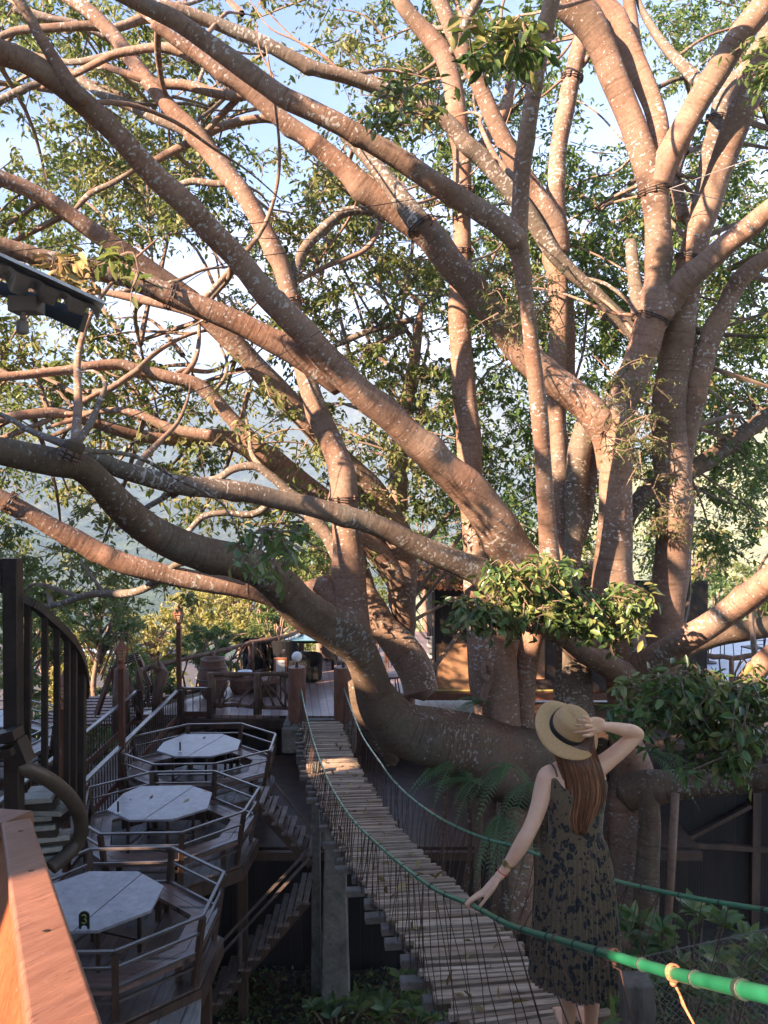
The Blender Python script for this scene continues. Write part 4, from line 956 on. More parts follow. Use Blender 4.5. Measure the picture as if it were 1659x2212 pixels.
# handrails
railL = [P(650,1487,14.8), P(662,1545,13.2), P(680,1610,11.0), P(700,1665,9.6), P(724,1714,8.4), P(760,1768,7.2), P(803,1812,6.3), P(870,1870,5.2), P(940,1921,4.4), P(1020,1956,3.8), P(1100,1998,3.2), P(1200,2029,2.6), P(1310,2061,2.0), P(1455,2103,1.5), P(1659,2150,1.05), P(2050,2240,0.72)]
railR = [P(743,1487,14.8), P(760,1535,13.0), P(783,1590,11.3), P(820,1645,9.8), P(860,1697,8.7), P(920,1748,7.7), P(980,1783,6.9), P(1050,1812,6.2), P(1107,1827,5.8), P(1158,1845,5.4), P(1240,1878,4.9), P(1330,1903,4.5), P(1402,1920,4.2), P(1520,1944,3.85), P(1655,1966,3.5), P(1900,2010,2.8), P(2400,2080,1.9)]
m, t, b = newmat('green_hose'); vec = objvec(t, True)
g1 = noise(t, vec, 14, 5, 0.6)
t.links.new(ramp(t, g1, [(0.3,(0.012,0.15,0.065)),(0.7,(0.03,0.23,0.11))]), b.inputs['Base Color']); b.inputs['Roughness'].default_value = 0.3; b.inputs['Coat Weight'].default_value = 0.4
M['hose'] = m
M['wire'] = mat_noise('rusty_wire', (0.05,0.028,0.018), (0.12,0.06,0.035), 20, 0.8)
M['binding'] = mat_flat('dark_binding', (0.02,0.035,0.025), 0.6)
for rl, nm in ((railL, 'L'), (railR, 'R')):
    cs = [Vector(c) for c in catmull([tuple(p) for p in rl], 10)]
    q = MB(); q.tube(cs, 0.0117, 14); q.build('handrail', M['hose'], BR, smooth=True)
    cl = [0.0]
    for i in range(1, len(cs)): cl.append(cl[-1]+(cs[i]-cs[i-1]).length)
    def cat(s_, cs=cs, cl=cl):
        lo = max(1, min(len(cs)-1, int(np.searchsorted(cl, s_)))); f = (s_-cl[lo-1])/max(1e-6, cl[lo]-cl[lo-1]); return cs[lo-1].lerp(cs[lo], f), (cs[lo]-cs[lo-1]).normalized()
    s_ = 0.15; nb_ = 0
    while s_ < cl[-1]-0.1 and nb_ < 49:
        p, tn = cat(s_); q = MB(); w2 = R.choice((0.004, 0.004, 0.011)); q.tube([p-tn*w2, p-tn*(w2-0.001), p+tn*(w2-0.001), p+tn*w2], [0.0128,0.0145,0.0145,0.0128], 12); q.build('binding', M['binding'], BR); nb_ += 1
        s_ += R.uniform(0.20, 0.42)
    # net of thin cords down to the deck edge
    q = MB(); sg = -1 if nm == 'L' else 1
    edge = []
    for i in range(200):
        p, tn = at(tot*i/199); edge.append(p + cross(tn)*sg*(BW/2+0.03))
    ey = np.array([e.y for e in edge])
    s_ = 0.12
    while s_ < cl[-1]-0.3:
        p, tn = cat(s_)
        j = int(np.argmin(np.abs(ey - p.y))); e = edge[j]
        if p.y < 2.7: s_ += 0.4; continue
        for dj in ((0, R.choice((-3,3))) if R.random() < .5 else (R.choice((-1,0,1)),)):
            e = edge[max(0, min(199, j+dj))]
            e = e + Vector((0,0,-0.05)); mid = (p+e)/2 + Vector((R.uniform(-.02,.02), R.uniform(-.02,.02), 0))
            q.tube([p, mid, e], 0.0026 if p.y < 6 else 0.0036, 4, cap=False)
        s_ += R.uniform(0.10, 0.18) if p.y > 3.7 else R.uniform(0.3, 0.42)
    q.build('net_cords', M['wire'], BR)
orange = mat_noise('orange_twine', (0.45,0.16,0.07), (0.62,0.27,0.13), 40, 0.8, 0.3)
brownt = mat_noise('brown_twine', (0.13,0.06,0.04), (0.24,0.12,0.08), 40, 0.8)
def tie(u, v, d, mt, tail, nm='rope_tie'):
    c = P(u, v, d); q = MB(); tn = (P(u+40, v+11, d*0.97)-P(u-40, v-11, d*1.03)).normalized()
    x = tn.cross(Vector((0,0,1))).normalized(); y = x.cross(tn)
    for k in range(2):
        ring = [c + tn*(k*0.006-0.003) + x*(0.0142*math.cos(a*PI/6)) + y*(0.0142*math.sin(a*PI/6)) for a in range(13)]
        q.tube(ring, 0.0026, 6, cap=False)
    q.ball(c - Vector((0,0,0.019)), 0.007, 8, 6)
    for p in tail: q.tube([c-Vector((0,0,0.018))]+p, 0.0024, 5)
    q.build(nm, mt, BR, smooth=True)
tie(1455, 2102, 1.5, orange, [[P(1470,2150,1.5), P(1482,2180,1.48), P(1500,2214,1.46), P(1520,2260,1.45)], [P(1468,2145,1.5), P(1474,2168,1.5), P(1492,2200,1.49)]])
tie(1310, 2061, 2.02, brownt, [[P(1312,2085,2.0), P(1300,2092,2.0)]]); tie(1328, 2064, 1.95, brownt, [[P(1325,2088,1.95), P(1340,2096,1.95), P(1365,2200,1.95)]])
tie(1200, 2029, 2.6, brownt, [[P(1205,2060,2.6), P(1240,2150,2.75), P(1262,2230,2.9)]])
# leaves on the bridge
pts = []; ax = []
for _ in range(150):
    p, tn = at(R.uniform(1.5, tot-2)); c = cross(tn); pts.append(tuple(p + c*R.uniform(-.33,.33) + Vector((0,0,0.034))))
v_, f_, r_ = leaves_data(np.array(pts), 0.085, droop=-0.05, aspect=0.4, fold=0.25); 
tag(mesh_obj('leaf_litter', v_, f_, M['drygrass'], attrs={'rnd': ('FLOAT','POINT',r_)}), 'dry fallen leaves scattered over the bridge slats', 'leaves', kind='stuff')
for u, v, d, lb in ((1330//1*0+951, 1740, 6.6, 'x'),):
    pass
for s0, cx, tn_, lb in ((5.05,0.10,0.95,'yellow leaf lying across the middle of the bridge'),(6.6,0.2,0.6,'large tan leaf on the right side of the bridge deck'),(8.0,0.05,1.0,'bright yellow leaf on the bridge near the hand'),(9.0,-0.1,0.8,'pale leaf on the wide slats left of the dress')):
    p, tn = at(s0); c = cross(tn); dry_leaf(p + c*cx + Vector((0,0,0.03)), 0.07, lb, 'big single leaves on the bridge', tone=tn_)
# ------------------------------------------------------------------ spiral stair, foreground rail, eave
SD = M['wood_dark']
steel = mat_noise('dark_brown_paint', (0.022,0.015,0.011), (0.04,0.026,0.018), 7, 0.45)
SP = thing('spiral_stair', tuple(P(28,1790,4.3)), 'dark spiral stair with square post, curved balustrade and pale treads at the left', 'staircase')
q = MB(); q.beam(P(27,1206,4.2), P(35,2350,4.2), 0.078, 0.078, up=(0,1,0), ch=0.004); q.build('post', steel, SP)
q = MB(); q.beam(P(-60,1216,4.2), P(12,1217,4.2), 0.055, 0.05); q.beam(P(-60,1270,4.2), P(12,1272,4.2), 0.055, 0.04); q.beam(P(0,1222,4.2),P(0,1270,4.2),0.03,0.03,up=(0,1,0)); q.build('top_frame', steel, SP)
rp = [(43,1288,4.24),(69,1303,4.28),(94,1323,4.36),(120,1347,4.45),(142,1370,4.55),(160,1394,4.66),(172,1419,4.77),(180,1447,4.88),(184,1475,4.98),(182,1505,5.05)]
cs = [Vector(c) for c in catmull([tuple(P(*a)) for a in rp], 5)]
q = MB()
for i in range(len(cs)-1): q.beam(cs[i], cs[i+1]+(cs[i+1]-cs[i])*0.06, 0.05, 0.042)
q.build('handrail', steel, SP)
for u, vt, d, vb in ((60,1300,4.27,1662),(97,1328,4.37,1682),(123,1352,4.47,1698),(145,1376,4.57,1722),(160,1396,4.67,1745)):
    q = MB(); q.beam(P(u,vt,d), P(u-1,vb,d), 0.032, 0.022, up=(0,1,0)); q.build('baluster', steel, SP)
q = MB(); q.beam(P(176,1432,4.9), P(173,1800,4.9), 0.05, 0.045, up=(0,1,0)); q.build('end_post', steel, SP)
tp_ = [(30,1652,4.2),(50,1658,4.22),(72,1668,4.26),(96,1679,4.32),(120,1695,4.4),(142,1714,4.48),(160,1737,4.56),(171,1762,4.62),(175,1788,4.66),(170,1814,4.68),(157,1834,4.66),(138,1852,4.62),(110,1875,4.56)]
q = MB(); q.tube([Vector(c) for c in catmull([tuple(P(*a)) for a in tp_], 5)], 0.041, 16); q.build('curved_pipe', mat_noise('pipe_brown', (0.06,0.042,0.03), (0.10,0.07,0.05), 5, 0.42), SP, smooth=True)
q = MB(); q.beam(P(28,1600,4.15), P(48,1650,4.15), 0.10, 0.11, up=(0,1,0)); q.beam(P(-30,1600,4.1), P(40,1582,4.1), 0.12, 0.05); q.beam(P(-30,1632,4.1), P(34,1618,4.1), 0.12, 0.04); q.build('bracket', steel, SP)
treadm = mat_noise('grey_green_tread', (0.28,0.27,0.23), (0.40,0.385,0.33), 5, 0.7)
for u, v, d, lx, ly, rz in ((86,1716,4.55,0.19,0.20,0.2),(118,1742,4.62,0.17,0.20,-0.1),(84,1762,4.6,0.28,0.10,0.15),(92,1784,4.6,0.16,0.08,0.2),(112,1806,4.65,0.22,0.10,0.25),(100,1830,4.65,0.20,0.10,0.3),(90,1851,4.65,0.2,0.1,0.35)):
    c = P(u, v, d); q = MB()
    q.box((c.x, c.y-ly*0.27, c.z), lx, ly*0.52, 0.03, rz); q.box((c.x, c.y+ly*0.27, c.z), lx*0.85, ly*0.5, 0.03, rz); q.build('tread', treadm, SP, bevel=0.003)
    q = MB(); q.box((c.x, c.y+0.02, c.z-0.045), lx*0.95, ly*0.8, 0.05, rz); q.build('riser', steel, SP)

def mat_grain(name, c1, c2, c3):
    m, t, b = newmat(name); vec = objvec(t, True)
    rt_ = N(t, 'ShaderNodeMapping'); rt_.inputs['Rotation'].default_value = (0.0, 0, 0.45); t.links.new(vec, rt_.inputs[0]); v = rt_.outputs[0]
    g1 = noise(t, v, 6, 8, 0.72, (14, 0.9, 14)); g2 = noise(t, v, 3.0, 5, 0.6); g3 = noise(t, v, 26, 4, 0.7, (9, 0.5, 9)); g4 = noise(t, v, 60, 3, 0.6)
    c = ramp(t, g1, [(0.30, c1), (0.52, c2), (0.70, c3)])
    c = mix(t, 1.0, c, ramp(t, g2, [(0.3, (0.72,0.70,0.70)), (0.65, (1.1,1.1,1.1))]), 'MULTIPLY')
    c = mix(t, 1.0, c, ramp(t, g3, [(0.33, (0.45,0.38,0.34)), (0.40, (1,1,1))]), 'MULTIPLY')
    c = mix(t, ramp(t, g4, [(0.70, (0,0,0)), (0.73, (0.6,0.6,0.6))]), c, (0.42,0.33,0.27))
    t.links.new(c, b.inputs['Base Color']); b.inputs['Roughness'].default_value = 0.48; bump(t, b, g1, 0.5, 0.003); return m
om = mat_grain('orange_painted_wood', (0.21,0.085,0.048), (0.30,0.132,0.078), (0.38,0.18,0.112))

om2 = mat_grain('deep_orange_wood', (0.20,0.055,0.020), (0.32,0.095,0.035), (0.42,0.14,0.055))
FR = thing('handrail', tuple(P(60,2100,0.9)), 'orange-brown painted handrail close to the viewer at the lower left', 'handrail')
a = P(35,1790,1.52); b_ = P(140,2250,0.62); b2 = P(186,2480,0.47)
q = MB(); q.beam(a, b_, 0.052, 0.03, ch=0.003); q.beam(b_, b2, 0.052, 0.03, ch=0.003); q.build('top_rail', om, FR, bevel=0.0015)
for f_ in (0.12, 0.45, 0.75):
    p_ = a.lerp(b_, f_); MB().lathe([(0.0042,0),(0.0042,0.0012),(0.002,0.0016)], p_+Vector((0.004,0,0.0152)), 10, (b_-a).cross(Vector((1,0,0))).normalized().to_track_quat('Z','X').to_matrix()).build('screw', mat_flat('rusty_screw', (0.05,0.03,0.02), 0.5, 0.5), FR)
q = MB(); q.beam(P(-90,1772,1.62), P(40,1782,1.55), 0.07, 0.032, ch=0.003); q.build('return_rail', om, FR)
q = MB()
pa = [a+Vector((-0.026,0,-0.012)), b_+Vector((-0.026,0,-0.012)), b2+Vector((-.026,0,-.012))]
off = Vector((-0.10,0.02,-0.26)); off2 = Vector((0.0,0.006,-0.02))
vs = [pa[0], pa[1], pa[2], pa[2]+off, pa[1]+off, pa[0]+off]; vs += [v+off2 for v in vs]
q.add(vs, [(0,1,4,5),(1,2,3,4),(6,11,10,7),(7,10,9,8),(0,6,7,1),(5,4,10,11),(3,2,8,9),(1,7,8,2),(4,3,9,10),(0,5,11,6)]); q.build('side_board', om2, FR)
q = MB(); q.beam(P(-10,1800,1.6), P(-10,2300,1.6), 0.07, 0.07, up=(0,1,0)); q.build('corner_post', om, FR)
q = MB(); q.beam(pa[0]+off*0.6+Vector((-0.03,0,0)), pa[1]+off*0.6+Vector((-0.03,0,0)), 0.02, 0.05); q.build('inner_rail', om, FR)

EV = thing('eave', tuple(P(60,640,3.0)), 'grey corrugated roof edge jutting in from the left, with a lamp below', 'roof')
gsheet = mat_noise('grey_roof_sheet', (0.48,0.46,0.45), (0.58,0.56,0.55), 4, 0.5); dkm = mat_noise('dark_fascia', (0.02,0.025,0.026), (0.035,0.04,0.04), 5, 0.6)
A0, A1, B1, B0 = [v_+Vector((0,0,0.012)) for v_ in (P(-300,422,2.6), P(226,664,2.86), P(216,680,3.15), P(-300,508,3.15))]
q = MB(); th = Vector((0,0,0.012)); q.add([A0,A1,B1,B0]+[v+th for v in (A0,A1,B1,B0)], [(0,1,2,3),(7,6,5,4),(0,4,5,1),(1,5,6,2),(2,6,7,3),(3,7,4,0)]); q.build('flashing', mat_noise('pale_flashing', (0.62,0.60,0.58), (0.72,0.70,0.68), 4, 0.5), EV)
C0, C1 = P(-300,505,3.13), P(212,674,3.13); D0, D1 = P(-300,425,2.62), P(216,662,2.88)
n_ = 120; vs = []
for i in range(n_+1):
    f = i/n_; w_ = max(0.0, math.sin(2*PI*f*8.2+2.2))**1.3*0.055 - 0.02
    vs.append(C0.lerp(C1, f)+Vector((0,0,w_-0.015))); vs.append(D0.lerp(D1, f)+Vector((0,0,w_*0.15-0.01)))
q = MB(); q.add(vs+[v+Vector((0,0,0.004)) for v in vs], [(2*i,2*i+2,2*i+3,2*i+1) for i in range(n_)]+[(2*i+2*n_+2,2*i+1+2*n_+2,2*i+3+2*n_+2,2*i+2+2*n_+2) for i in range(n_)]+[(2*i, 2*i+2*n_+2, 2*i+2+2*n_+2, 2*i+2) for i in range(n_)]); q.build('corrugated_sheet', gsheet, EV)
q = MB(); f0, f1, f2, f3 = P(-300,560,3.2), P(184,678,3.2), P(170,716,3.2), P(-300,500,3.2)
vs = [P(-300,500,3.22), P(183,672,3.22), P(170,714,3.22), P(-10,632,3.22), P(-300,540,3.22)]; k = Vector((0.0,0.05,0.0)); vs = vs+[v+k for v in vs]
q.add(vs, [(0,1,2,3,4),(9,8,7,6,5),(0,5,6,1),(1,6,7,2),(2,7,8,3),(3,8,9,4),(4,9,5,0)]); q.build('fascia', dkm, EV)
lg = mat_flat('lamp_grey', (0.24,0.21,0.18), 0.6)
q = MB(); c = P(57,660,3.12); q.box(c, 0.11, 0.09, 0.06); q.build('junction_box', lg, EV, bevel=0.004)
q = MB(); q.tube([P(50,672,3.1), P(49,692,3.1)], 0.011, 8); q.build('lamp_neck', lg, EV)
c = P(48.5,722,3.1); MB().lathe([(0.012,0),(0.020,0.003),(0.023,0.012),(0.023,0.045),(0.018,0.054),(0.010,0.058)], c, 14).build('lamp', lg, EV, smooth=True)

# ------------------------------------------------------------------ hut
HZ = CAMZ-3.83
H = thing('hut', (1.2, 15.2, HZ), 'dark wooden hut with a plywood sheet on its wall and a rusty leaf-covered tin roof', 'hut')
d = 15.0
q = MB(); q.prism([(0.75,14.9),(6.2,14.9),(6.2,17.6),(0.75,17.6)], HZ-0.12, HZ); q.build('floor', M['wood_red'], H)
q = MB(); q.beam((0.7,14.86,HZ-0.06),(6.2,14.86,HZ-0.06),0.06,0.13); q.build('edge_beam', M['wood_red'], H)
dark_in = mat_planks('hut_planks', (0.022,0.016,0.013), (0.045,0.032,0.026), 'X', 0.22, 0.6)
q = MB(); q.box((3.55,15.1,HZ+1.05), 5.2, 0.06, 2.1); q.build('wall', dark_in, H)
q = MB(); q.box((0.98,16.3,HZ+0.95), 0.06, 2.4, 1.9); q.build('wall', dark_in, H)
ply = mat_noise('plywood', (0.24,0.125,0.06), (0.34,0.19,0.10), 2.2, 0.55, 0.1, (0.6,1,2), c3=(0.28,0.16,0.085))
q = MB(); q.box((1.47,15.05,HZ+0.46), 0.96, 0.03, 0.88); q.build('plywood_sheet', ply, H)
q = MB(); q.box((2.6,15.05,HZ+0.60), 0.9, 0.03, 0.75); q.build('plywood_sheet', ply, H)
q = MB(); q.tube([(0.93,15.0,HZ-0.1),(0.93,15.0,HZ+1.9)], 0.028, 8); q.build('corner_pole', M['rail_blue'], H)
q = MB(); q.beam((0.98,15.0,HZ+0.02),(3.2,15.0,HZ+0.02),0.03,0.025); q.build('yellow_batten', mat_flat('yellow_batten',(0.45,0.36,0.12),0.6), H)
q = MB(); q.box((0.86,14.96,HZ+0.85), 0.10, 0.08, 0.42); q.box((0.86,14.96,HZ+0.05), 0.16,0.1,0.14); q.build('meter_box', mat_flat('pale_grey_box', (0.42,0.42,0.42), 0.5), H, bevel=0.01)
q = MB()
for i in range(5):
    pts = [Vector((0.5+R.uniform(-.1,.1), 14.95, HZ+1.75-0.05*i)), Vector((0.72+R.uniform(-.1,.15), 14.9, HZ+1.45-0.12*i+R.uniform(-.1,.1))), Vector((0.88, 14.95, HZ+1.1))]
    q.tube([Vector(c) for c in catmull([tuple(p) for p in pts], 5)], 0.007, 4)
q.build('loose_wires', mat_flat('black_wire', (0.01,0.01,0.01), 0.5), H)
rust = mat_noise('rusty_tin', (0.16,0.05,0.03), (0.30,0.11,0.06), 6, 0.7, 0.3, c3=(0.24,0.17,0.14))
# roof slopes up and away; its front edge faces the bridge
r0, r1, r2, r3 = Vector((0.30,14.3,HZ+2.02)), Vector((4.4,14.3,HZ+2.02)), Vector((4.4,16.6,HZ+2.34)), Vector((0.30,16.6,HZ+2.34))
vs = []; n_ = 150
for i in range(n_+1):
    f = i/n_; z = 0.022*math.sin(2*PI*f*40); vs += [r0.lerp(r1,f)+Vector((0,0,z)), r3.lerp(r2,f)+Vector((0,0,z))]
q = MB(); q.add(vs, [(2*i,2*i+2,2*i+3,2*i+1) for i in range(n_)]); o = q.build('tin_roof', rust, H, smooth=True); sm_ = o.modifiers.new('thickness', 'SOLIDIFY'); sm_.thickness = 0.006
pts = [(R.uniform(0.35,4.35), y, HZ+2.02+(y-14.3)*0.139+0.035) for y in [R.uniform(14.3,16.2) for _ in range(2600)]]
v_, f_, r_ = leaves_data(np.array(pts), 0.085, droop=0.0); tag(mesh_obj('roof_leaf_litter', v_, f_, M['drygrass'], attrs={'rnd': ('FLOAT','POINT',r_*0.75)}), 'brown fallen leaves covering the tin roof of the hut', 'leaves', kind='stuff')
# dark hut on the right, a tall white wall panel by the patio
PT = thing('patio', (8.5, 19, CAMZ-4.2), 'pale smooth patio on the right behind the fig, seen under the limb', 'patio')
MB().prism([(5.6,16.0),(13.4,16.0),(13.4,23),(5.6,23)], CAMZ-4.39, CAMZ-4.22).build('slab', mat_noise('pale_slab', (0.42,0.43,0.46), (0.5,0.51,0.54), 1.5, 0.35), PT)
# furniture on the patio: little round tables and wire chairs
wt = mat_flat('white_enamel', (0.7,0.7,0.7), 0.4); bk = mat_flat('black_iron', (0.015,0.013,0.012), 0.5)
def bistro(x, y, lb):
    T = thing('table', (x,y,CAMZ-4.22), lb, 'table', 'small white round tables on the patio')
    z = CAMZ-4.22; MB().lathe([(0.33,0.70),(0.35,0.71),(0.35,0.73),(0.34,0.735)], (x,y,z), 20).build('table_top', wt, T)
    MB().tube([(x,y,z+0.02),(x,y,z+0.70)], 0.02, 8).build('stem', bk, T)
    MB().lathe([(0.2,0),(0.2,0.02),(0.03,0.04)], (x,y,z), 14).build('base', bk, T)
def wchair(x, y, rz):
    z = CAMZ-4.22; T = thing('chair', (x,y,z), 'x', 'chair', 'dark iron chairs on the patio'); c, s = math.cos(rz), math.sin(rz)
    f = lambda a, b_, h: Vector((x+a*c-b_*s, y+a*s+b_*c, z+h))
    MB().box(f(0,0,0.45), 0.38, 0.38, 0.03, rz).build('seat', bk, T)
    for a, b_ in ((-.17,-.17),(.17,-.17),(-.17,.17),(.17,.17)):
        q = MB(); q.tube([f(a*1.15,b_*1.15,0), f(a,b_,0.45)], 0.012, 6); q.build('leg', bk, T)
    q = MB(); q.tube([f(-.17,.18,.45), f(-.18,.23,.85), f(.18,.23,.85), f(.17,.18,.45)], 0.012, 6)
    for h in (0.55,0.65,0.75): q.tube([f(-.175,.2,h), f(.175,.2,h)], 0.01, 5)
    q.build('backrest', bk, T); return T
bistro(7.9,19.3,'white round table nearest the limb on the patio'); bistro(9.4,19.6,'white round table further right on the patio')
for x, y, rz, lb in ((7.3,19.2,1.6,'iron chair left of the white tables on the patio'),(8.5,19.9,0.2,'iron chair between the two white tables on the patio'),(8.8,18.9,-2.8,'iron chair in front of the white tables on the patio'),(9.9,19.1,-1.9,'iron chair at the right end of the patio tables')):
    wchair(x, y, rz)['label'] = lb

# ------------------------------------------------------------------ things on the terrace
wick = mat_noise('black_wicker', (0.006,0.0065,0.007), (0.014,0.0145,0.016), 40, 0.7, 0.5, (1,1,2), spec=0.2); wickb = mat_noise('brown_wicker', (0.12,0.07,0.05), (0.24,0.15,0.11), 40, 0.6, 0.7, (1,1,2))
def armchair(x, y, rz, lb, hgt=0.78, mt=None, w_=0.62):
    mt = mt or wick; z = zf; T = thing('armchair', (x,y,z), lb, 'armchair', 'wicker armchairs on the terrace'); c, s = math.cos(rz), math.sin(rz)
    f = lambda a, b_, h: Vector((x+a*c-b_*s, y+a*s+b_*c, z+h))
    MB().box(f(0,0.0,0.22), w_-0.06, w_-0.06, 0.36, rz).build('seat_base', mt, T, bevel=0.03)
    # curved back shell
    vs = []; n = 12
    for i in range(n+1):
        a = PI*(1.12 + 0.76*i/n) if False else PI*(0.0+1.0*i/n); r = w_/2
        hh = hgt - 0.20*(abs(i-n/2)/(n/2))**3
        for rr, h in ((r-0.05,0.05),(r,0.02),(r+0.03,hh),(r-0.02,hh)): vs.append(f(rr*math.cos(a), rr*math.sin(a)*1.0, h))
    fs = []
    for i in range(n):
        for j in range(4): fs.append((4*i+j, 4*i+(j+1) % 4, 4*i+4+(j+1) % 4, 4*i+4+j))
    fs += [(0,1,2,3)[::-1], tuple(4*n+j for j in range(4))]
    MB().add(vs, fs).build('backrest', mt, T, smooth=False)
    MB().box(f(0,-0.03,0.43), w_-0.1, w_-0.14, 0.07, rz).build('cushion', mat_c, T, bevel=0.02)
    return T
mat_c = mat_noise('dark_cushion', (0.05,0.04,0.04), (0.09,0.075,0.07), 10, 0.9)
armchair(-3.05,18.9,PI+0.2,'left black wicker armchair with its tall back to the bridge',0.92)
armchair(-2.35,18.8,PI-0.1,'second black wicker armchair, right of the tall one and left of the card frame',0.86)
armchair(-1.75,18.3,PI,'low black wicker armchair behind the left globe lamp',0.72)
armchair(-0.75,18.0,PI/2*1.1,'black wicker armchair turned sideways between the two globe lamps',0.95)
armchair(-1.35,20.6,0.1,'greyish wicker armchair at the far side of the glass table',0.95,wickb)
GT = thing('table', (-1.75,19.6,zf), 'table with a blue-green glass top among the black wicker armchairs', 'table')
MB().box((-1.75,19.6,zf+0.74), 1.35, 0.8, 0.02).build('glass_top', mat_flat('blue_glass', (0.10,0.24,0.30), 0.12, spec=0.8), GT)
MB().box((-1.75,19.6,zf+0.69), 1.1, 0.62, 0.08).build('apron', wick, GT)
for a, c in ((-.5,-.27),(.5,-.27),(-.5,.27),(.5,.27)): MB().box((-1.75+a,19.6+c,zf+0.33), 0.07, 0.07, 0.66).build('leg', wick, GT)
clay = mat_noise('woven_clay', (0.16,0.08,0.055), (0.27,0.15,0.10), 14, 0.7, 0.7, (1,1,4))
def jar(x, y, s, lb):
    T = thing('planter', (x,y,zf), lb, 'planter', 'woven barrel pots on the terrace')
    MB().lathe([(0.20*s,0),(0.29*s,0.18*s),(0.33*s,0.42*s),(0.30*s,0.66*s),(0.25*s,0.80*s),(0.27*s,0.84*s),(0.23*s,0.84*s),(0.22*s,0.74*s)], (x,y,zf), 22).build('pot', clay, T, smooth=True)
    q = MB()
    for h, r in ((0.2,0.297),(0.42,0.337),(0.66,0.305)): q.lathe([((r-0.01)*s,(h-0.02)*s),((r+0.008)*s,h*s),((r-0.01)*s,(h+0.02)*s)], (x,y,zf), 22)
    q.build('bands', M['wood_dark'], T)
jar(-3.62,16.75,0.98,'tall woven barrel pot in front of the branch railing')
SS = thing('side_table', (-3.05,17.2,zf), 'round woven side table with a white dish on it', 'side table')
MB().lathe([(0.24,0),(0.30,0.12),(0.30,0.30),(0.27,0.36),(0.28,0.38)], (-3.05,17.2,zf), 20).build('drum', clay, SS)
tag(MB().lathe([(0.08,0),(0.14,0.03),(0.16,0.07),(0.14,0.065),(0.05,0.02)], (-3.02,17.2,zf+0.383), 16).build('dish', wt), 'white dish on the woven side table', 'dish')
# reclining woven chair
RC = thing('lounge_chair', (-2.55,17.0,zf), 'brown woven lounge chair with a high slanted back beside the round side table', 'chair')
q = MB(); q.beam((-2.75,16.9,zf+0.30),(-2.25,17.05,zf+0.34),0.50,0.08,up=(0,0,1)); q.build('seat', clay, RC)
q = MB(); q.beam((-2.42,17.0,zf+0.32),(-2.16,17.08,zf+0.93),0.48,0.06,up=(1,0,-0.4)); q.build('backrest', clay, RC, bevel=0.02)
q = MB(); q.box((-2.5,16.97,zf+0.13), 0.42, 0.4, 0.26); q.build('base', M['wood_dark'], RC)
# framed card
FC = thing('menu_stand', (-2.12,16.2,zf), 'small wooden framed white card behind the branch railing', 'sign')
MB().box((-2.12,16.2,zf+0.78), 0.27, 0.025, 0.36).build('frame', mat_flat('orange_frame', (0.30,0.12,0.06), 0.5), FC)
MB().box((-2.12,16.184,zf+0.77), 0.18, 0.006, 0.27).build('card', mat_flat('white_card', (0.75,0.74,0.74), 0.6), FC)
MB().tube([(-2.12,16.22,zf),(-2.12,16.22,zf+0.62)], 0.02, 8).build('stem', M['wood_dark'], FC)
# stools and bar chairs right of the leaning trunk
def stool(x, y, h, lb, r=0.17):
    T = thing('stool', (x,y,zf), lb, 'stool', 'stools beside the trunk')
    MB().lathe([(r,h-0.04),(r+.01,h-0.02),(r,h)], (x,y,zf), 16).build('seat', M['wood_red'], T)
    for k in range(4):
        a = k*PI/2+0.5; q = MB(); q.tube([(x+math.cos(a)*r*1.15,y+math.sin(a)*r*1.15,zf),(x+math.cos(a)*r*.6,y+math.sin(a)*r*.6,zf+h-0.03)], 0.015, 6); q.build('leg', M['wood_dark'], T)
stool(0.18,16.6,0.5,'low round stool right of the leaning trunk'); stool(-0.05,19.4,0.95,'tall stool behind the trunk, nearest the trunk'); stool(0.35,19.8,0.95,'tall stool behind the trunk, next to the hut side')
q = MB(); q.box((0.05,20.2,zf+0.65),0.09,0.09,1.3); tag(q.build('red_post', M['wood_red']), 'slim red post behind the upright trunk on the terrace', 'post')
# wooden lookout with A-frame
def zz(v, d): return CAMZ-(v-1057)/F*d
LK = thing('lookout', (-5.9,15.6,CAMZ-4.6), 'reddish slatted wooden lookout with leaning frames and a tall thin pole frame', 'lookout')
q = MB()
for i in range(9):
    y = 15.0+i*0.24; q.box((-5.6, y, CAMZ-4.45), 2.2, 0.16, 0.035, 0.08)
q.build('platform', M['wood_red'], LK)
def pp(u, v, d): return P(u, v, d)
q = MB()
for a, b2_ in (((205,1548,15.4),(250,1402,15.6)),((322,1530,15.4),(276,1368,15.6)),((250,1368,15.6),(276,1368,15.6)),((252,1368,15.6),(252,1560,15.6)),((275,1368,15.6),(275,1500,15.6)),((250,1368,15.6),(218,1470,15.5))): q.beam(pp(*a), pp(*b2_), 0.024, 0.024)
q.build('pole_frame', mat_noise('ochre_pole', (0.12,0.07,0.03), (0.20,0.12,0.05), 6, 0.6), LK)
q = MB()
for a, b2_ in (((208,1545,15.3),(240,1450,15.6)),((300,1540,15.3),(262,1430,15.6)),((345,1530,16.0),(300,1420,16.0)),((255,1570,15.9),(245,1440,15.9))): q.beam(pp(*a), pp(*b2_), 0.09, 0.07)
q.build('leaning_posts', M['wood_red'], LK)
q = MB()
for i in range(4):
    q.beam(pp(244+i*2,1440-i*4,15.9+i*0.1), pp(300,1424-i*5,15.9+i*0.1), 0.06, 0.03)
    q.beam(pp(258,1505+i*9,15.7), pp(330,1480+i*10,15.9), 0.05, 0.03)
q.build('slat_shelves', M['wood_dark'], LK)
q = MB(); q.tube([pp(262,1585,15.0), pp(260,1510,15.0), pp(262,1445,15.0)], [0.16,0.15,0.13], 12, jit=.05); q.build('log', M['wood_rustic'], LK, smooth=True)
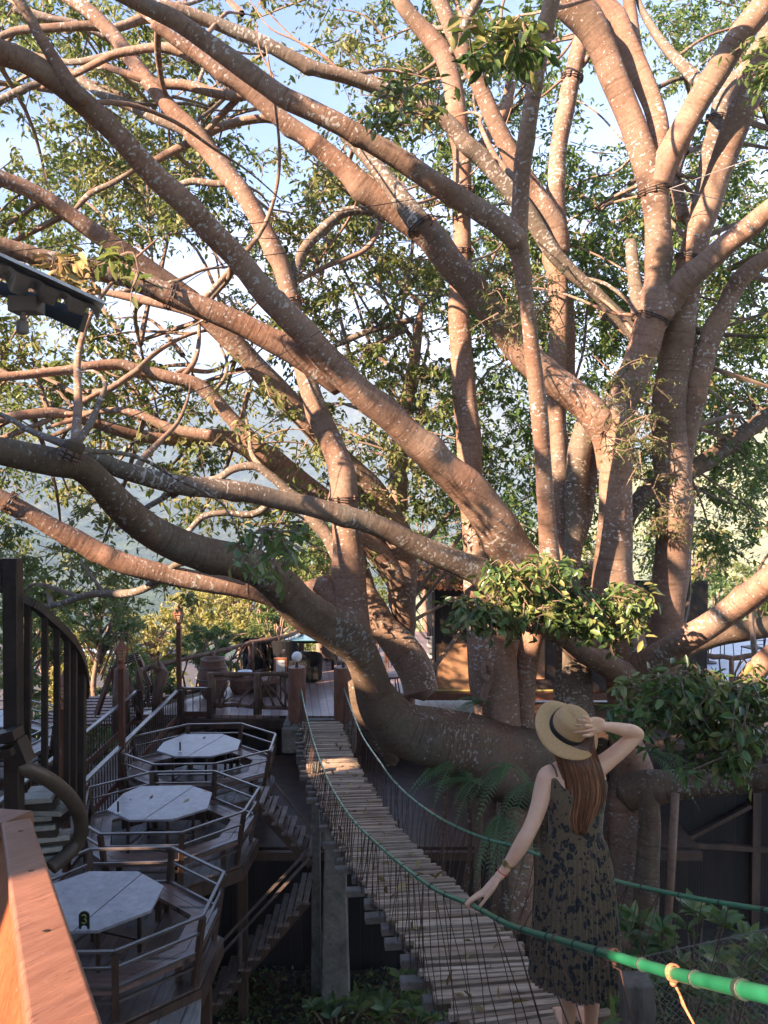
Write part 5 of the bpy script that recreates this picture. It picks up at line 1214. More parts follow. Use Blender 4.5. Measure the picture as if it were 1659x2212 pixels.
for y in (15.1, 16.7): 
    for x in (-6.5,-4.95): MB().box((x,y,1.2), 0.12, 0.12, 2.5).build('pier', M['wood_dark'], LK)
q = MB(); q.tube([P(342,1440,15.6), P(350,1455,15.5), P(345,1480,15.5), P(338,1510,15.5), P(342,1560,15.5)], [0.10,0.12,0.10,0.09,0.12], 9, jit=.12)
q.tube([P(348,1450,15.5), P(330,1436,15.4), P(318,1448,15.4)], [0.07,0.06,0.03], 7, jit=.1); q.tube([P(345,1445,15.5), P(340,1420,15.4)], [0.05,0.02], 6)
tag(q.build('driftwood', M['wood_rustic'], smooth=True), 'twisted driftwood stump standing at the end of the branch railing', 'driftwood')

# ------------------------------------------------------------------ cables and collars
blk = mat_flat('cable_black', (0.02,0.018,0.018), 0.5); gry = mat_flat('cable_grey', (0.35,0.33,0.32), 0.5)
def cable(pts, lb, mt=blk, r=0.004):
    q = MB(); cs = catmull([tuple(P(*p)) for p in pts], 6); q.tube(cs, r, 5); o = q.build('cable', mt); tag(o, lb, 'cable', 'thin bracing cables strung through the fig')
cable([(-60,550,6.5),(243,520,6.8),(610,474,7.2),(935,424,7.6)], 'thin black cable crossing the upper limbs from the left edge to the middle')
cable([(340,503,7.5),(610,516,7.6),(870,520,7.7),(930,508,7.8)], 'nearly level thin cable ending at the collar on the big sloping limb')
cable([(95,985,5.1),(140,960,5.3),(360,868,6),(610,764,6.8),(930,560,7.7)], 'long thin cable rising right from the collar on the dark low limb')
cable([(22,1075,7.3),(160,1010,7.4),(420,880,7.5),(640,650,7.8)], 'thin cable rising from the collar on the lowest orange limb')
cable([(367,1050,6.9),(480,980,7.1),(635,877,8)], 'short thin cable from the grey limb collar up to the reddish limb collar')
cable([(1446,408,8.7),(1560,366,8.4),(1700,318,8)], 'pale cable running right and up from the fork collar', gry)
cable([(1446,408,8.7),(1560,432,8.6),(1700,470,8.4)], 'pale cable running right and slightly down from the fork collar', gry)
cable([(373,632,6.8),(520,560,7.2),(905,520,7.8)], 'thin cable from the orange limb collar to the sloping limb collar')
colw = mat_noise('collar_wood', (0.10,0.05,0.03), (0.30,0.17,0.11), 12, 0.7)
def nearest_limb(u, v, d):
    best = None
    for pts, rr in LIMBS[:NL_FIG]:
        for i in range(1, len(pts)-1):
            p = pts[i]; e = (p-P(u, v, d)).length
            if best is None or e < best[0]: best = (e, p, (pts[i+1]-pts[i-1]).normalized(), rr[i])
    return best
for u, v, d, lb in ((373,632,6.9,'collar of wooden blocks on the orange limb below the roof corner'),(932,508,8.0,'collar of wooden blocks on the broad sloping limb at the centre'),(998,405,10.1,'upper collar on the tall central upright'),(996,545,10.2,'lower collar on the tall central upright'),(625,650,8.6,'collar on the upright that passes behind the dark diagonal'),(635,877,10.5,'thin collar on the reddish limb behind the diagonal'),(748,1083,8.6,'block on the side of the upright trunk above the grey limb'),(1237,166,9.7,'collar near the top of the slender upright right of centre'),(1420,412,8.8,'collar just below the great fork on the right'),(1550,262,9.4,'collar on the grey upright at the far right'),(1490,562,9.2,'collar on the thick right trunk above its branching'),(1412,690,9.0,'collar at the base of the right-hand crown'),(367,1050,7.2,'collar on the grey limb above the hillside'),(95,992,5.2,'collar on the dark low limb at the left'),(22,1086,7.6,'collar on the lowest orange limb at the left edge')):
    e, p, tn, r = nearest_limb(u, v, d)
    T = thing('collar', tuple(p), lb, 'collar', 'block collars clamped round the limbs')
    x = tn.cross(Vector((0.3,0.1,1))).normalized(); y = tn.cross(x)
    n = 9
    for k in range(n):
        a = 2*PI*k/n; c = p + x*(math.cos(a)*(r*1.04+0.012)) + y*(math.sin(a)*(r*1.04+0.012)); q = MB()
        q.beam(c-tn*0.035, c+tn*0.035, 0.035, 0.022, up=(c-p).normalized()); q.build('block', colw, T)
    q = MB()
    for o_ in (-0.015, 0.012):
        q.tube([p + tn*o_ + x*(math.cos(a*PI/10)*(r*1.04+0.028)) + y*(math.sin(a*PI/10)*(r*1.04+0.028)) for a in range(21)], 0.006, 5, cap=False)
    q.build('wire_loop', blk, T)
# ------------------------------------------------------------------ trees and plants beyond and around
def gz(x, y): return float(hground(np.array([x]), np.array([y]))[0])
def midtree(u, v, d, ru, rv, mat, n, per, size, lab, nm='tree', group='sunlit trees beyond the terrace', lean=0.0):
    c = P(u, v, d); s = d/F; g = gz(c.x, c.y)
    T = thing(nm, (c.x+lean, c.y, g), lab, 'tree', group)
    q = MB(); top = c + Vector((0,0,rv*s*0.3))
    base = Vector((c.x+lean, c.y, g-0.3)); h = (top-base).length; r0 = 0.10+0.010*h
    stem = [base, base.lerp(top, .35)+Vector((R.uniform(-.3,.3),0,0)), base.lerp(top, .7)+Vector((R.uniform(-.3,.3),R.uniform(-.2,.2),0)), top]
    q.tube([Vector(k) for k in catmull([tuple(p) for p in stem], 5)], [r0*(1-0.05*i) for i in range(16)], 8)
    cs = []
    for _ in range(n):
        w_ = rand_unit(1)[0]*R.uniform(0.35, 1.0)**0.6; 
        cs.append((c.x + w_[0]*ru*s*R.uniform(.8,1.2), c.y + w_[1]*ru*s*0.8, c.z + w_[2]*rv*s*R.uniform(.8,1.2)))
    for k in cs[:26]:
        a = base.lerp(top, R.uniform(0.4, 0.9)); b_ = Vector(k); q.tube([a, a.lerp(b_, .5)+Vector((0,0,R.uniform(-.1,.35))), b_], [r0*0.42, r0*0.25, 0.02], 5)
    q.build('trunk', M['bark_mid'], T, smooth=True)
    p_, t_ = sprays(cs, min(ru, rv)*s*0.30, per, 8, None, 0.2)
    leaves_obj('crown', p_, size, mat, T, tone=t_, droop=0.35)
M['bark_mid'] = mat_noise('tan_bark', (0.20,0.12,0.08), (0.36,0.25,0.18), 3, 0.85)  # light tan bark for the trees beyond the terrace
lg_, ly_, ld_ = M['leaf_green'], M['leaf_yellow'], M['leaf']
M['leaf_mid'] = mat_leaf('leaf_mid', [(0.05,0.09,0.025), (0.08,0.13,0.035), (0.13,0.17,0.05), (0.20,0.22,0.08)], trans=0.4, tcol=(0.4,0.5,0.1)); lm_ = M['leaf_mid']
for a in ((60,1400,27,100,170,lm_,80,90,0.15,'leafy tree behind the spiral stair at the far left'),
          (105,1350,33,50,90,ly_,36,80,0.16,'yellowish bamboo-like tree behind the stair balusters'),
          (215,1330,30,95,85,ld_,60,90,0.15,'tree below the curved grey branch on the left'),
          (300,1470,27,90,80,lm_,60,90,0.14,'bushy tree behind the wooden lookout'),
          (430,1330,40,95,70,ly_,60,90,0.17,'pale yellow-green tree left of the far lantern post'),
          (520,1300,36,100,75,ly_,70,90,0.17,'brightest yellow-green tree right of the far lantern post'),
          (470,1400,27,100,55,lm_,60,90,0.13,'green tree just behind the branch railing'),
          (600,1370,28,80,60,lm_,50,90,0.13,'tree with pale forked stem behind the black armchairs'),
          (650,1270,31,80,110,lg_,80,90,0.15,'dense green tree behind the broken limb stub'),
          (700,1190,34,70,100,lg_,70,90,0.16,'tall green tree left of the upright trunk'),
          (810,1340,27,60,90,lm_,50,80,0.14,'tree seen between the upright trunk and the hut'),
          (930,1180,33,90,100,lg_,60,80,0.15,'tree above the hut roof'),
          (1080,1150,36,80,110,lg_,50,80,0.15,'tree seen between the central upright and the slender trunks'),
          (1545,1300,30,90,62,lg_,70,90,0.14,'dark green tree on the right, behind the sunlit limb'),
          (1640,1290,34,80,70,lm_,50,90,0.15,'lighter green tree at the right edge, behind the patio'),
          (340,1370,36,90,70,ly_,60,90,0.17,'yellow-green tree between the lookout and the far lantern post'),
          (160,1440,31,80,80,ly_,50,90,0.15,'yellow-green bush behind the spiral stair balusters'),
          (560,1330,31,60,60,ly_,40,90,0.14,'small bright tree above the branch railing'),
          (1500,1200,44,100,60,ly_,50,80,0.19,'pale sunlit tree far behind the thick right trunk'),
          (1290,1240,40,80,90,ly_,50,80,0.18,'pale tree glimpsed between the central trunks'),
          (60,1600,19,110,60,lg_,60,80,0.11,'dark bush under the far left booth'),
          (200,1610,20,90,60,lm_,50,80,0.11,'bush behind the outer slatted fence')):
    midtree(*a)
# a far wooded slope that reads as one mass
cs = []
for _ in range(1300):
    x = R.uniform(-90, 80); y = R.uniform(55, 130); cs.append((x, y, gz(x, y)+R.uniform(1, 6)))
p_, t_ = sprays(cs, 2.6, 46, 7, None, 0.1); o = leaves_obj('far_wood', p_, 0.75, ly_, None, tone=t_*0.8, droop=0.2)
tag(o, 'sunlit woodland on the slope below the terrace', 'wood', kind='stuff')

def bush(u0, u1, v0, v1, d, n, per, size, rad, lab, nm='leafy_branch', cat='branch', mat='leaf_big', group=None, anchor=None, droop=0.5, dj=0.5, hang=0.35, aspect=0.42):
    cs = [tuple(P(R.uniform(u0, u1), R.uniform(v0, v1), d+R.uniform(-dj, dj))) for _ in range(n)]
    a = anchor or P((u0+u1)/2, (v0+v1)/2, d+0.4)
    T = thing(nm, tuple(a), lab, cat, group); q = MB()
    done = [a]
    for c in sorted(cs, key=lambda c: (Vector(c)-a).length):
        a_ = min(done, key=lambda k: (k-Vector(c)).length + 0.15*R.random()); done.append(Vector(c))
        m_ = (Vector(c)+a_)/2 + Vector((R.uniform(-.05,.05),R.uniform(-.05,.05),R.uniform(0,.08))); q.tube([Vector(k) for k in catmull([tuple(a_), tuple(m_), c], 3)], [0.008,0.008,0.007,0.007,0.006,0.005,0.005], 5)
    p_, t_ = sprays(cs, rad, per, 5, q, hang)
    q.build('stems', M['twig'], T); leaves_obj('leaves', p_, size, M[mat], T, tone=t_, droop=droop, aspect=aspect)
    return T
R.seed(5)
bush(1058,1230,1215,1330,7.7,56,32,0.105,0.26,'dense glossy-leaved branch hanging in front of the twin slender trunks','leafy_branch')
bush(1210,1400,1260,1370,7.8,46,32,0.10,0.24,'glossy-leaved branch drooping before the central trunk and fork')
bush(1000,1065,1290,1350,7.6,14,26,0.10,0.2,'leaf tuft drooping in front of the plywood hut wall')
bush(1340,1520,1455,1560,6.6,40,28,0.105,0.25,'broad-leaved shrub in the shade right of the woman with the hat','shrub','shrub',group='dark shrubs on the right')
bush(1490,1670,1450,1590,6.5,40,28,0.105,0.25,'broad-leaved shrub at the right edge under the patio','shrub','shrub',group='dark shrubs on the right')
bush(1480,1610,1590,1670,6.3,14,24,0.10,0.2,'lowest drooping tip of the dark shrub, over the big horizontal root','shrub','shrub',group='dark shrubs on the right')
bush(1015,1150,30,120,5.6,15,20,0.12,0.2,'near leafy spray with large green leaves at the top of the picture', anchor=P(1160,60,5.8))
bush(800,940,180,260,7.0,15,24,0.095,0.22,'leafy spray growing on the grey-brown limb above the centre', anchor=P(870,215,8.2))
bush(520,650,1135,1225,4.7,14,16,0.085,0.14,'small leafy sprig in front of the dark low limb', anchor=P(580,1230,4.9))
bush(230,310,530,600,5.5,5,14,0.10,0.14,'little yellowish leaf tuft above the roof corner', mat='leaf_mid')
bush(100,200,560,620,6.2,8,16,0.11,0.16,'sunlit leaf cluster right behind the roof edge', mat='drygrass')
bush(1630,1690,640,700,6,4,12,0.10,0.15,'bright leaf tuft at the right edge, high up', mat='leaf_mid')
bush(1040,1240,560,720,8.6,40,60,0.05,0.26,'fine feathery foliage clinging to the slender trunks', mat='leaf', aspect=0.2)
bush(1300,1420,760,1000,8.5,26,60,0.05,0.24,'fine feathery foliage in front of the central trunk', mat='leaf', aspect=0.2)
bush(1400,1500,980,1160,9.2,18,50,0.05,0.24,'fine feathery foliage on the thick right trunk', mat='leaf', aspect=0.2)
bush(1620,1760,60,200,7.5,10,40,0.09,0.3,'dark leafy spray at the top right corner', mat='leaf_green')

# ferns
def fern(c, fr, lab, group='tree ferns and ferns under the fig'):
    T = thing('fern', tuple(c), lab, 'fern', group)
    for az, el, L, cv in fr:
        d = Vector((math.cos(az)*math.cos(el), math.sin(az)*math.cos(el), math.sin(el)))
        n = 20; pts = [c + d*(L*t) + Vector((0,0,-cv*L*t*t)) for t in [i/n for i in range(n+1)]]
        q = MB(); q.tube(pts, [0.005*(1-i/(n+2))+0.001 for i in range(n+1)], 4)
        for i in range(3, n+1):
            t = i/n; tn = (pts[i]-pts[i-1]).normalized(); sd_ = tn.cross(Vector((0,0,1))).normalized(); w_ = L*0.155*math.sin(PI*min(1, t*0.92+0.12))**0.8*(1.0 if i < n else .5)
            for s_ in (-1, 1):
                tip = pts[i] + sd_*s_*w_ + tn*w_*0.35 + Vector((0,0,-w_*0.22)); b0 = pts[i]-tn*L*0.008; b1 = pts[i]+tn*L*0.012
                md = (pts[i]+tip)/2; q.add([b0, md-tn*L*0.006+Vector((0,0,.004)), tip, md+tn*L*0.012+Vector((0,0,.004)), b1], [(0,1,3,4),(1,2,3)])
        rr = R.uniform(0.1, 0.9)
        mesh_obj('frond', q.v, q.f, M['fern'], T, attrs={'rnd': ('FLOAT','POINT',[rr]*len(q.v))})
R.seed(12)
def fan(n, a0, a1, e0, e1, L0, L1): return [(math.radians(R.uniform(a0, a1)), math.radians(R.uniform(e0, e1)), R.uniform(L0, L1), R.uniform(0.4, 0.9)) for _ in range(n)]
fern(P(1030,1690,8.0), fan(10, 150, 270, 0, 50, 0.4, 0.62), 'fern spreading left from the trunk base, above the green rail')
fern(P(1105,1655,7.6), fan(10, 160, 330, -10, 45, 0.35, 0.6), 'brighter fern right behind the shoulder of the woman with the hat')
fern(P(985,1650,8.0), fan(8, 150, 250, 10, 50, 0.45, 0.7), 'leftmost fern against the great root, above the green rail')
fern(P(1150,1690,7.4), fan(9, 170, 350, -30, 40, 0.4, 0.65), 'fern closest to the bare shoulder, low on the trunk')
fern(P(1080,1760,7.9), fan(8, 180, 340, -50, 10, 0.4, 0.75), 'hanging fern in the dark below the brighter one')
fern(P(1060,1520,8.6), fan(5, 150, 220, 0, 35, 0.4, 0.6), 'small fern on the trunk under the hut platform')
fern(P(1400,1625,7.3), fan(6, -60, 60, -30, 30, 0.35, 0.5), 'faint fern in the shade over the big horizontal root')
fern(P(520,940,9.2), fan(5, 30, 160, 30, 80, 0.2, 0.3), 'tiny fern growing on the limb over the hillside')
# pale bare twig by the trunk
q = MB(); q.tube([P(955,1520,8.3), P(985,1548,8.3), P(1018,1560,8.3), P(1040,1592,8.3)], [0.006,0.008,0.009,0.011], 5); q.tube([P(985,1548,8.3), P(975,1530,8.3)], 0.004, 4); q.tube([P(1010,1556,8.3), P(1020,1535,8.3)], 0.004, 4)
tag(q.build('bare_twig', mat_flat('pale_twig', (0.45,0.36,0.28), 0.8)), 'pale bare twig hanging in front of the dark gap under the hut', 'twig')
M['stakewood'] = mat_noise('rotting_stake', (0.05,0.035,0.025), (0.17,0.135,0.105), 9, 0.85, 0.7, (1,1,0.18), c3=(0.10,0.095,0.06))
# prop, stump, plants, netting lower right
q = MB(); q.tube([P(1459,1715,8.4), P(1452,1850,8.4), P(1440,2030,8.4)], 0.043, 12); tag(q.build('prop_pole', mat_noise('tan_pole', (0.20,0.12,0.085), (0.30,0.19,0.13), 5, 0.7), smooth=True), 'tan wooden prop standing under the big horizontal root', 'pole')
q = pill(0,0,0,0.9,0.11,0.12,0.12); c = P(1373,2300,3.35)
q.v = [(c.x+x, c.y+y, c.z-0.1+z*0.52) for x, y, z in q.v]; tag(q.build('stake', M['stakewood'], bevel=0.006), 'grey wooden stake right of the hem of the patterned dress', 'post')
def broad(u, v, d, n, L, lab, mat='leaf_big'):
    c = P(u, v, d); T = thing('plant', (c.x, c.y, c.z-0.8), lab, 'plant', 'broad-leaved plants below the bridge'); q = MB(); tops = []
    for _ in range(n):
        t = c + Vector((R.uniform(-.42,.42), R.uniform(-.3,.3), R.uniform(-.12,.22))); q.tube([Vector((c.x,c.y,c.z-0.8)), (c+t)/2-Vector((0,0,.2)), t], [0.008,0.006,0.004], 5); tops.append(t)
    q.build('stems', M['twig'], T); pts = []; ax = []
    for t in tops:
        k = 9
        for i in range(k): a = 2*PI*i/k+R.random(); pts.append(tuple(t)); ax.append((math.cos(a), math.sin(a), 0.55))
    v_, f_, r_ = leaves_data(np.array(pts), L, axis=np.array(ax)*1.6, droop=-0.25, aspect=0.40, var=0.2); mesh_obj('leaves', v_, f_, M[mat], T, attrs={'rnd': ('FLOAT','POINT',r_)})
broad(1400,2030,5.6,9,0.15,'dark rosette-leaved plant behind the right green rail'); broad(1500,2050,5.4,9,0.15,'rosette-leaved plant above the wire netting'); broad(1560,2110,5.0,7,0.14,'low plant behind the wire netting'); broad(1640,2170,4.6,7,0.13,'low plant at the lower right corner behind the netting')
broad(830,2165,9.8,7,0.22,'ground plant beneath the bridge right of the pillar','leaf_mid'); broad(730,2190,10.0,5,0.18,'ground plant at the foot of the mossy pillar'); broad(890,2190,9.2,6,0.2,'ground plant under the lower end of the slats'); broad(1470,2190,4.9,6,0.13,'low plant behind the netting beside the stake')
c = P(1326,2240,1.95); T = thing('sapling', tuple(c), 'single upright leaf blurred close to the viewer by the stake', 'plant'); q = MB(); q.tube([c, P(1322,2205,1.95)], 0.003, 5); q.build('stem', M['twig'], T)
v_, f_, r_ = leaves_data(np.array([tuple(P(1320,2212,1.95)), tuple(P(1290,2235,1.95))]), 0.075, axis=np.array([[.12,0,3.0],[1.5,0,.8]]), droop=-0.8, aspect=0.40, var=0.02); mesh_obj('leaves', v_, f_, M['leaf_mid'], T, attrs={'rnd': ('FLOAT','POINT',r_*0+0.2)})
# diamond wire netting
NT = thing('wire_netting', tuple(P(1500,2300,4.4)), 'diamond-mesh wire netting at the lower right, below the green handrail', 'fence'); q = MB()
a0, a1 = P(1352,2075,4.3), P(1760,1985,4.3); ww = a1-a0; hh = Vector((0,0,-0.95)); nx_, ny_ = 26, 24
for i in range(-ny_, nx_):
    for sgn in (1, -1):
        pts = []
        for j in range(ny_+1):
            x = i + j if sgn == 1 else i + ny_ - j
            if 0 <= x <= nx_: pts.append(a0 + ww*(x/nx_) + hh*(j/ny_) + Vector((0, 0.004*(1 if (j+i) % 2 else -1), 0)))
        if len(pts) > 1: q.tube(pts, 0.0016, 3, cap=False)
q.build('mesh', mat_flat('dull_wire', (0.16,0.15,0.13), 0.5, 0.5), NT); q = MB(); q.tube([a0, a1], 0.004, 5); q.build('top_wire', mat_flat('wire_edge', (0.12,0.11,0.1), 0.6), NT)
# ground cover below
pts = np.stack([RNG.uniform(-4.5, 5, 15000), RNG.uniform(6.5, 11.3, 15000), RNG.uniform(0.0, 0.12, 15000)], 1)
v_, f_, r_ = leaves_data(pts, 0.075, droop=-0.25); tag(mesh_obj('ground_cover', v_, f_, M['leaf'], attrs={'rnd': ('FLOAT','POINT',r_*0.8)}), 'low dark plants and litter on the ground under the bridge', 'ground cover', kind='stuff')
pts = np.stack([RNG.uniform(-5, 5, 4500), RNG.uniform(6.5, 11.3, 4500), RNG.uniform(0.0, 0.04, 4500)], 1)
v_, f_, r_ = leaves_data(pts, 0.09, droop=0.0); tag(mesh_obj('leaf_litter', v_, f_, M['drygrass'], attrs={'rnd': ('FLOAT','POINT',r_*0.6)}), 'brown leaf litter on the ground at the bottom of the picture', 'leaves', kind='stuff')

# ------------------------------------------------------------------ unseen wall added behind the viewer, shaped to throw the long shade
HS = thing('shade_wall', (-2, -3.4, 0), 'added unseen timber wall with balcony behind the viewpoint, shaped to shade the bridge', 'shade_wall')
wl = mat_planks('shade_wall_boards', (0.10,0.06,0.04), (0.16,0.10,0.07), 'Z', 0.2, 0.7); q = MB()
def hw_(c): return (-6 + (c+2.12)*0.616, -2 - (c+2.12)*0.788)
hang_ = math.atan2(-0.788, 0.616)
tops_ = [(-30,-16.5,4.5),(-16.5,-14,3.7),(-14,-8.3,4.5),(-8.3,-7.3,3.1),(-7.3,9,4.5)]  # stepped wall heights, set to choose which limbs get sun
holes_ = [(-1.15,-0.2,2.3,3.15),(-6.38,-5.98,3.42,3.80),(-9.7,-9.1,2.1,2.5),(-8.7,-8.35,0.5,0.8),(-6.9,-6.75,3.9,4.3)]  # slots placed to let sun patches onto rail, trunk, bridge and booth
bk_ = sorted({x for t_ in tops_ for x in t_[:2]} | {x for h_ in holes_ for x in h_[:2]})
for c0_, c1_ in zip(bk_, bk_[1:]):
    cm_ = (c0_+c1_)/2; top_ = [t_[2] for t_ in tops_ if t_[0] <= cm_ <= t_[1]][0]; a_ = hw_(cm_); zb_ = -CAMZ
    for h_ in sorted([h_ for h_ in holes_ if h_[0] <= cm_ <= h_[1]], key=lambda h: h[2]):
        q.box((a_[0], a_[1], CAMZ+(zb_+h_[2])/2), c1_-c0_, 0.12, h_[2]-zb_, hang_); zb_ = h_[3]
    q.box((a_[0], a_[1], CAMZ+(zb_+top_)/2), c1_-c0_, 0.12, top_-zb_, hang_)
q.build('wall', wl, HS)
a_ = hw_(0.8); q = MB(); q.box((a_[0]-0.4, a_[1]-0.3, CAMZ+4.57), 16.4, 1.2, 0.14, hang_); q.build('roof', M['wood_dark'], HS)
q = MB(); q.box((0.6, -1.3, CAMZ-1.68), 6.5, 3.3, 0.12); q.build('balcony', M['floorboards'], HS)
a_ = hw_(-0.68); q = MB(); q.box((a_[0]+0.07, a_[1]+0.06, CAMZ+2.27), 1.05, 0.2, 0.05, hang_); q.build('slot_sill', M['wood_red'], HS)  # sill under the added light slot

# ------------------------------------------------------------------ the woman
m, t, b = newmat('skin'); vec = objvec(t, True); g1 = noise(t, vec, 18, 5, 0.6)
t.links.new(ramp(t, g1, [(0.3,(0.78,0.43,0.265)),(0.7,(0.86,0.52,0.34))]), b.inputs['Base Color']); b.inputs['Roughness'].default_value = 0.5
b.inputs['Subsurface Weight'].default_value = 0.12; b.inputs['Subsurface Radius'].default_value = (0.02,0.008,0.004); b.inputs['Subsurface Scale'].default_value = 0.5
M['skin'] = m
WN = thing('person', (0.86, 3.82, CAMZ-2.72), 'woman in straw hat and leopard-print dress seen from behind, one hand on the green rail', 'person')
q = MB()
def T_(pts, n=14):   # pts: (u,v,d,r)
    cs = catmull([(*P(a, b_, c), r) for a, b_, c, r in pts], 5); q.tube([Vector(c[:3]) for c in cs], [c[3] for c in cs], n)
    for e in (cs[0], cs[-1]): q.ball(Vector(e[:3]), e[3]*0.99, 12, 8)
def loft(mb, rings, n=40, pl=0, amp=lambda i: 0, cap=True, zoff=None):
    """rings: (centre, rx, ry)"""
    o = len(mb.v); k = len(rings)
    for i, (c, rx, ry) in enumerate(rings):
        for j in range(n):
            a = 2*PI*j/n; f = 1 + (amp(i)*math.cos(pl*a + 0.6*math.sin(3*a)+i*0.02) if pl else 0)
            dz = zoff(i, a) if zoff else 0
            mb.v.append((c[0]+rx*f*math.cos(a), c[1]+ry*f*math.sin(a), c[2]+dz))
    for i in range(k-1):
        for j in range(n): a = o+i*n+j; b_ = o+i*n+(j+1) % n; mb.f.append((a, b_, b_+n, a+n))
    if cap: mb.f.append(tuple(o+j for j in range(n))[::-1]); mb.f.append(tuple(o+(k-1)*n+j for j in range(n)))
dc = 3.84
tor = [(2090,1243,.150,.105),(2000,1243,.158,.110),(1900,1243,.150,.105),(1840,1243,.128,.092),(1800,1242,.112,.082),(1750,1243,.122,.088),(1705,1243,.140,.092),(1680,1242,.150,.082),(1662,1242,.140,.066),(1650,1242,.105,.056),(1640,1242,.055,.048)]
loft(q, [(P(u, v, dc), rx, ry) for v, u, rx, ry in tor], 32)
T_([(1243,1655,3.85,.050),(1240,1630,3.87,.047),(1236,1610,3.88,.050)])
hc = P(1228,1590,3.875)
q.ball(hc, 0.1, 20, 14, (0.78,0.98,1.08)); q.ball(hc+Vector((0,0.045,-0.055)), 0.062, 16, 10, (0.85,0.95,0.95))
q.add([hc+Vector((-.012,.098,-.03)), hc+Vector((.012,.098,-.03)), hc+Vector((0,.088,.02)), hc+Vector((0,.128,-.035)), hc+Vector((0,.09,-.045))], [(0,3,2),(1,2,3),(0,4,3),(1,3,4),(0,2,1,4)])
for s_ in (-1, 1): q.ball(hc+Vector((s_*0.08, 0.0, -0.01)), 0.028, 10, 8, (0.35,0.7,1.1))
q.ball(hc+Vector((0,0.098,-0.062)), 0.018, 10, 6, (1.3,0.5,0.45))
# left arm, down to the rail
T_([(1205,1672,3.84,.050),(1184,1676,3.83,.047),(1174,1700,3.82,.044),(1166,1735,3.80,.0415),(1155,1768,3.78,.038),(1142,1797,3.765,.036),(1128,1822,3.76,.037),(1112,1848,3.765,.0325),(1100,1865,3.77,.027),(1090,1879,3.77,.0232)])
T_([(1090,1879,3.77,.0225),(1078,1893,3.77,.0225)])
def flat(c, ax, side, L, w_, h_, n=4):
    """palm: a flattened box with soft section"""
    ax = ax.normalized(); side = (side-ax*side.dot(ax)).normalized(); nr = ax.cross(side); o = len(q.v); m_ = 12; k = 6
    for i in range(k):
        t_ = i/(k-1); ww_ = w_*(0.66+0.42*math.sin(PI*(0.15+0.6*t_))); hh_ = h_*(1.05-0.3*t_)
        for j in range(m_):
            a = 2*PI*j/m_; ca, sa = math.cos(a), math.sin(a)
            q.v.append(tuple(c + ax*(L*t_) + side*(ww_*math.copysign(abs(ca)**0.7, ca)) + nr*(hh_*math.copysign(abs(sa)**0.8, sa))))
    for i in range(k-1):
        for j in range(m_): a = o+i*m_+j; b_ = o+i*m_+(j+1) % m_; q.f.append((a, b_, b_+m_, a+m_))
    q.f.append(tuple(o+j for j in range(m_))[::-1]); q.f.append(tuple(o+(k-1)*m_+j for j in range(m_)))
    return ax, side, nr
def finger(pts, r=0.0078):
    pts = [Vector(p) for p in pts]; cs = catmull([tuple(p) for p in pts], 3); n = len(cs)
    q.tube([Vector(c) for c in cs], [r*(1.0-0.28*i/(n-1))*(1.06 if i % 3 == 0 else 1) for i in range(n)], 9); q.ball(Vector(cs[-1]), r*0.72, 8, 6)
wr = P(1084,1886,3.77); kn = P(1044,1929,3.79)
ax, sd1, nr = flat(wr, kn-wr, Vector((0.25,1,0.15)), (kn-wr).length, 0.036, 0.0155)
rc = P(1021,1957,3.80); rt = (P(1045,1967,3.66)-P(1000,1947,3.95)).normalized()
for k, (o_, L_) in enumerate(((-0.025,1.0),(-0.008,1.1),(0.009,1.05),(0.025,0.85))):
    b0 = kn + sd1*o_; top = rc - rt*o_*0.9 + Vector((0,0,0.027)) ; side_ = rc - rt*o_*0.9 + Vector((-0.026,0.01,0.0)); tip = rc - rt*o_*0.9 + Vector((-0.018,0.012,-0.022))
    finger([b0-ax*0.012, b0.lerp(top, .5)+Vector((0,0,.006)), top + Vector((-0.008,0,0)), side_, tip.lerp(side_, 1-L_*0.8)])
finger([wr+ax*0.03-sd1*0.03, wr+ax*0.055-sd1*0.045-Vector((0,0,.01)), rc+Vector((0.026,-0.040,0.014)), rc+Vector((0.010,-0.046,-0.004))], 0.0092)
# right arm, up to the hat
T_([(1272,1668,3.84,.050),(1296,1655,3.84,.047),(1320,1637,3.87,.0425),(1345,1616,3.90,.040),(1366,1597,3.93,.0365),(1377,1586,3.94,.034)])
T_([(1377,1586,3.94,.034),(1366,1580,3.92,.0345),(1345,1576,3.885,.032),(1325,1572,3.85,.027),(1306,1569,3.81,.0222),(1298,1568,3.79,.0215)])
AXH = Vector((0.28,-0.62,0.73)).normalized(); HC = P(1226,1574,3.815)
wr2 = P(1301,1568,3.80); kn2 = P(1274,1565,3.735)
ax, sd2, nr = flat(wr2, kn2-wr2, Vector((0.1,0.0,1)), (kn2-wr2).length, 0.037, 0.0155)
def crownpt(zx, zy, lift=0.011):
    """the point of the hat crown seen in that direction, lifted by a finger's thickness"""
    u, v = 1138.5+zx*0.1634, 1490.9+zy*0.1634; o = Vector((0,0,CAMZ)); dr = (P(u, v, 1)-o).normalized()
    best = None; t_ = 3.5
    while t_ < 3.95:
        p = o + dr*t_; h = (p-HC).dot(AXH); rad = ((p-HC)-AXH*h).length; rc_ = 0.088 - 0.10*max(0, h-0.02)**1.0 if h < 0.115 else 0
        if (h > 0.004 and h < 0.112 and rad < rc_) or (abs(h) < 0.006 and rad < 0.17): return p - dr*(lift+0.006)
        t_ += 0.002
    return o + dr*3.74
for a, b_, c in (((845,395),(795,362),(738,345)),((855,425),(775,408),(684,398)),((862,475),(755,468),(648,465)),((862,525),(745,545),(628,556))):
    k0 = P(1138.5+a[0]*.1634, 1490.9+a[1]*.1634, 3.735)
    m_ = crownpt(*b_, 0.017); e = crownpt(*c, 0.009); finger([k0+Vector((.014,.01,0)), k0+Vector((-.004,-.006,0.002)), m_, e])
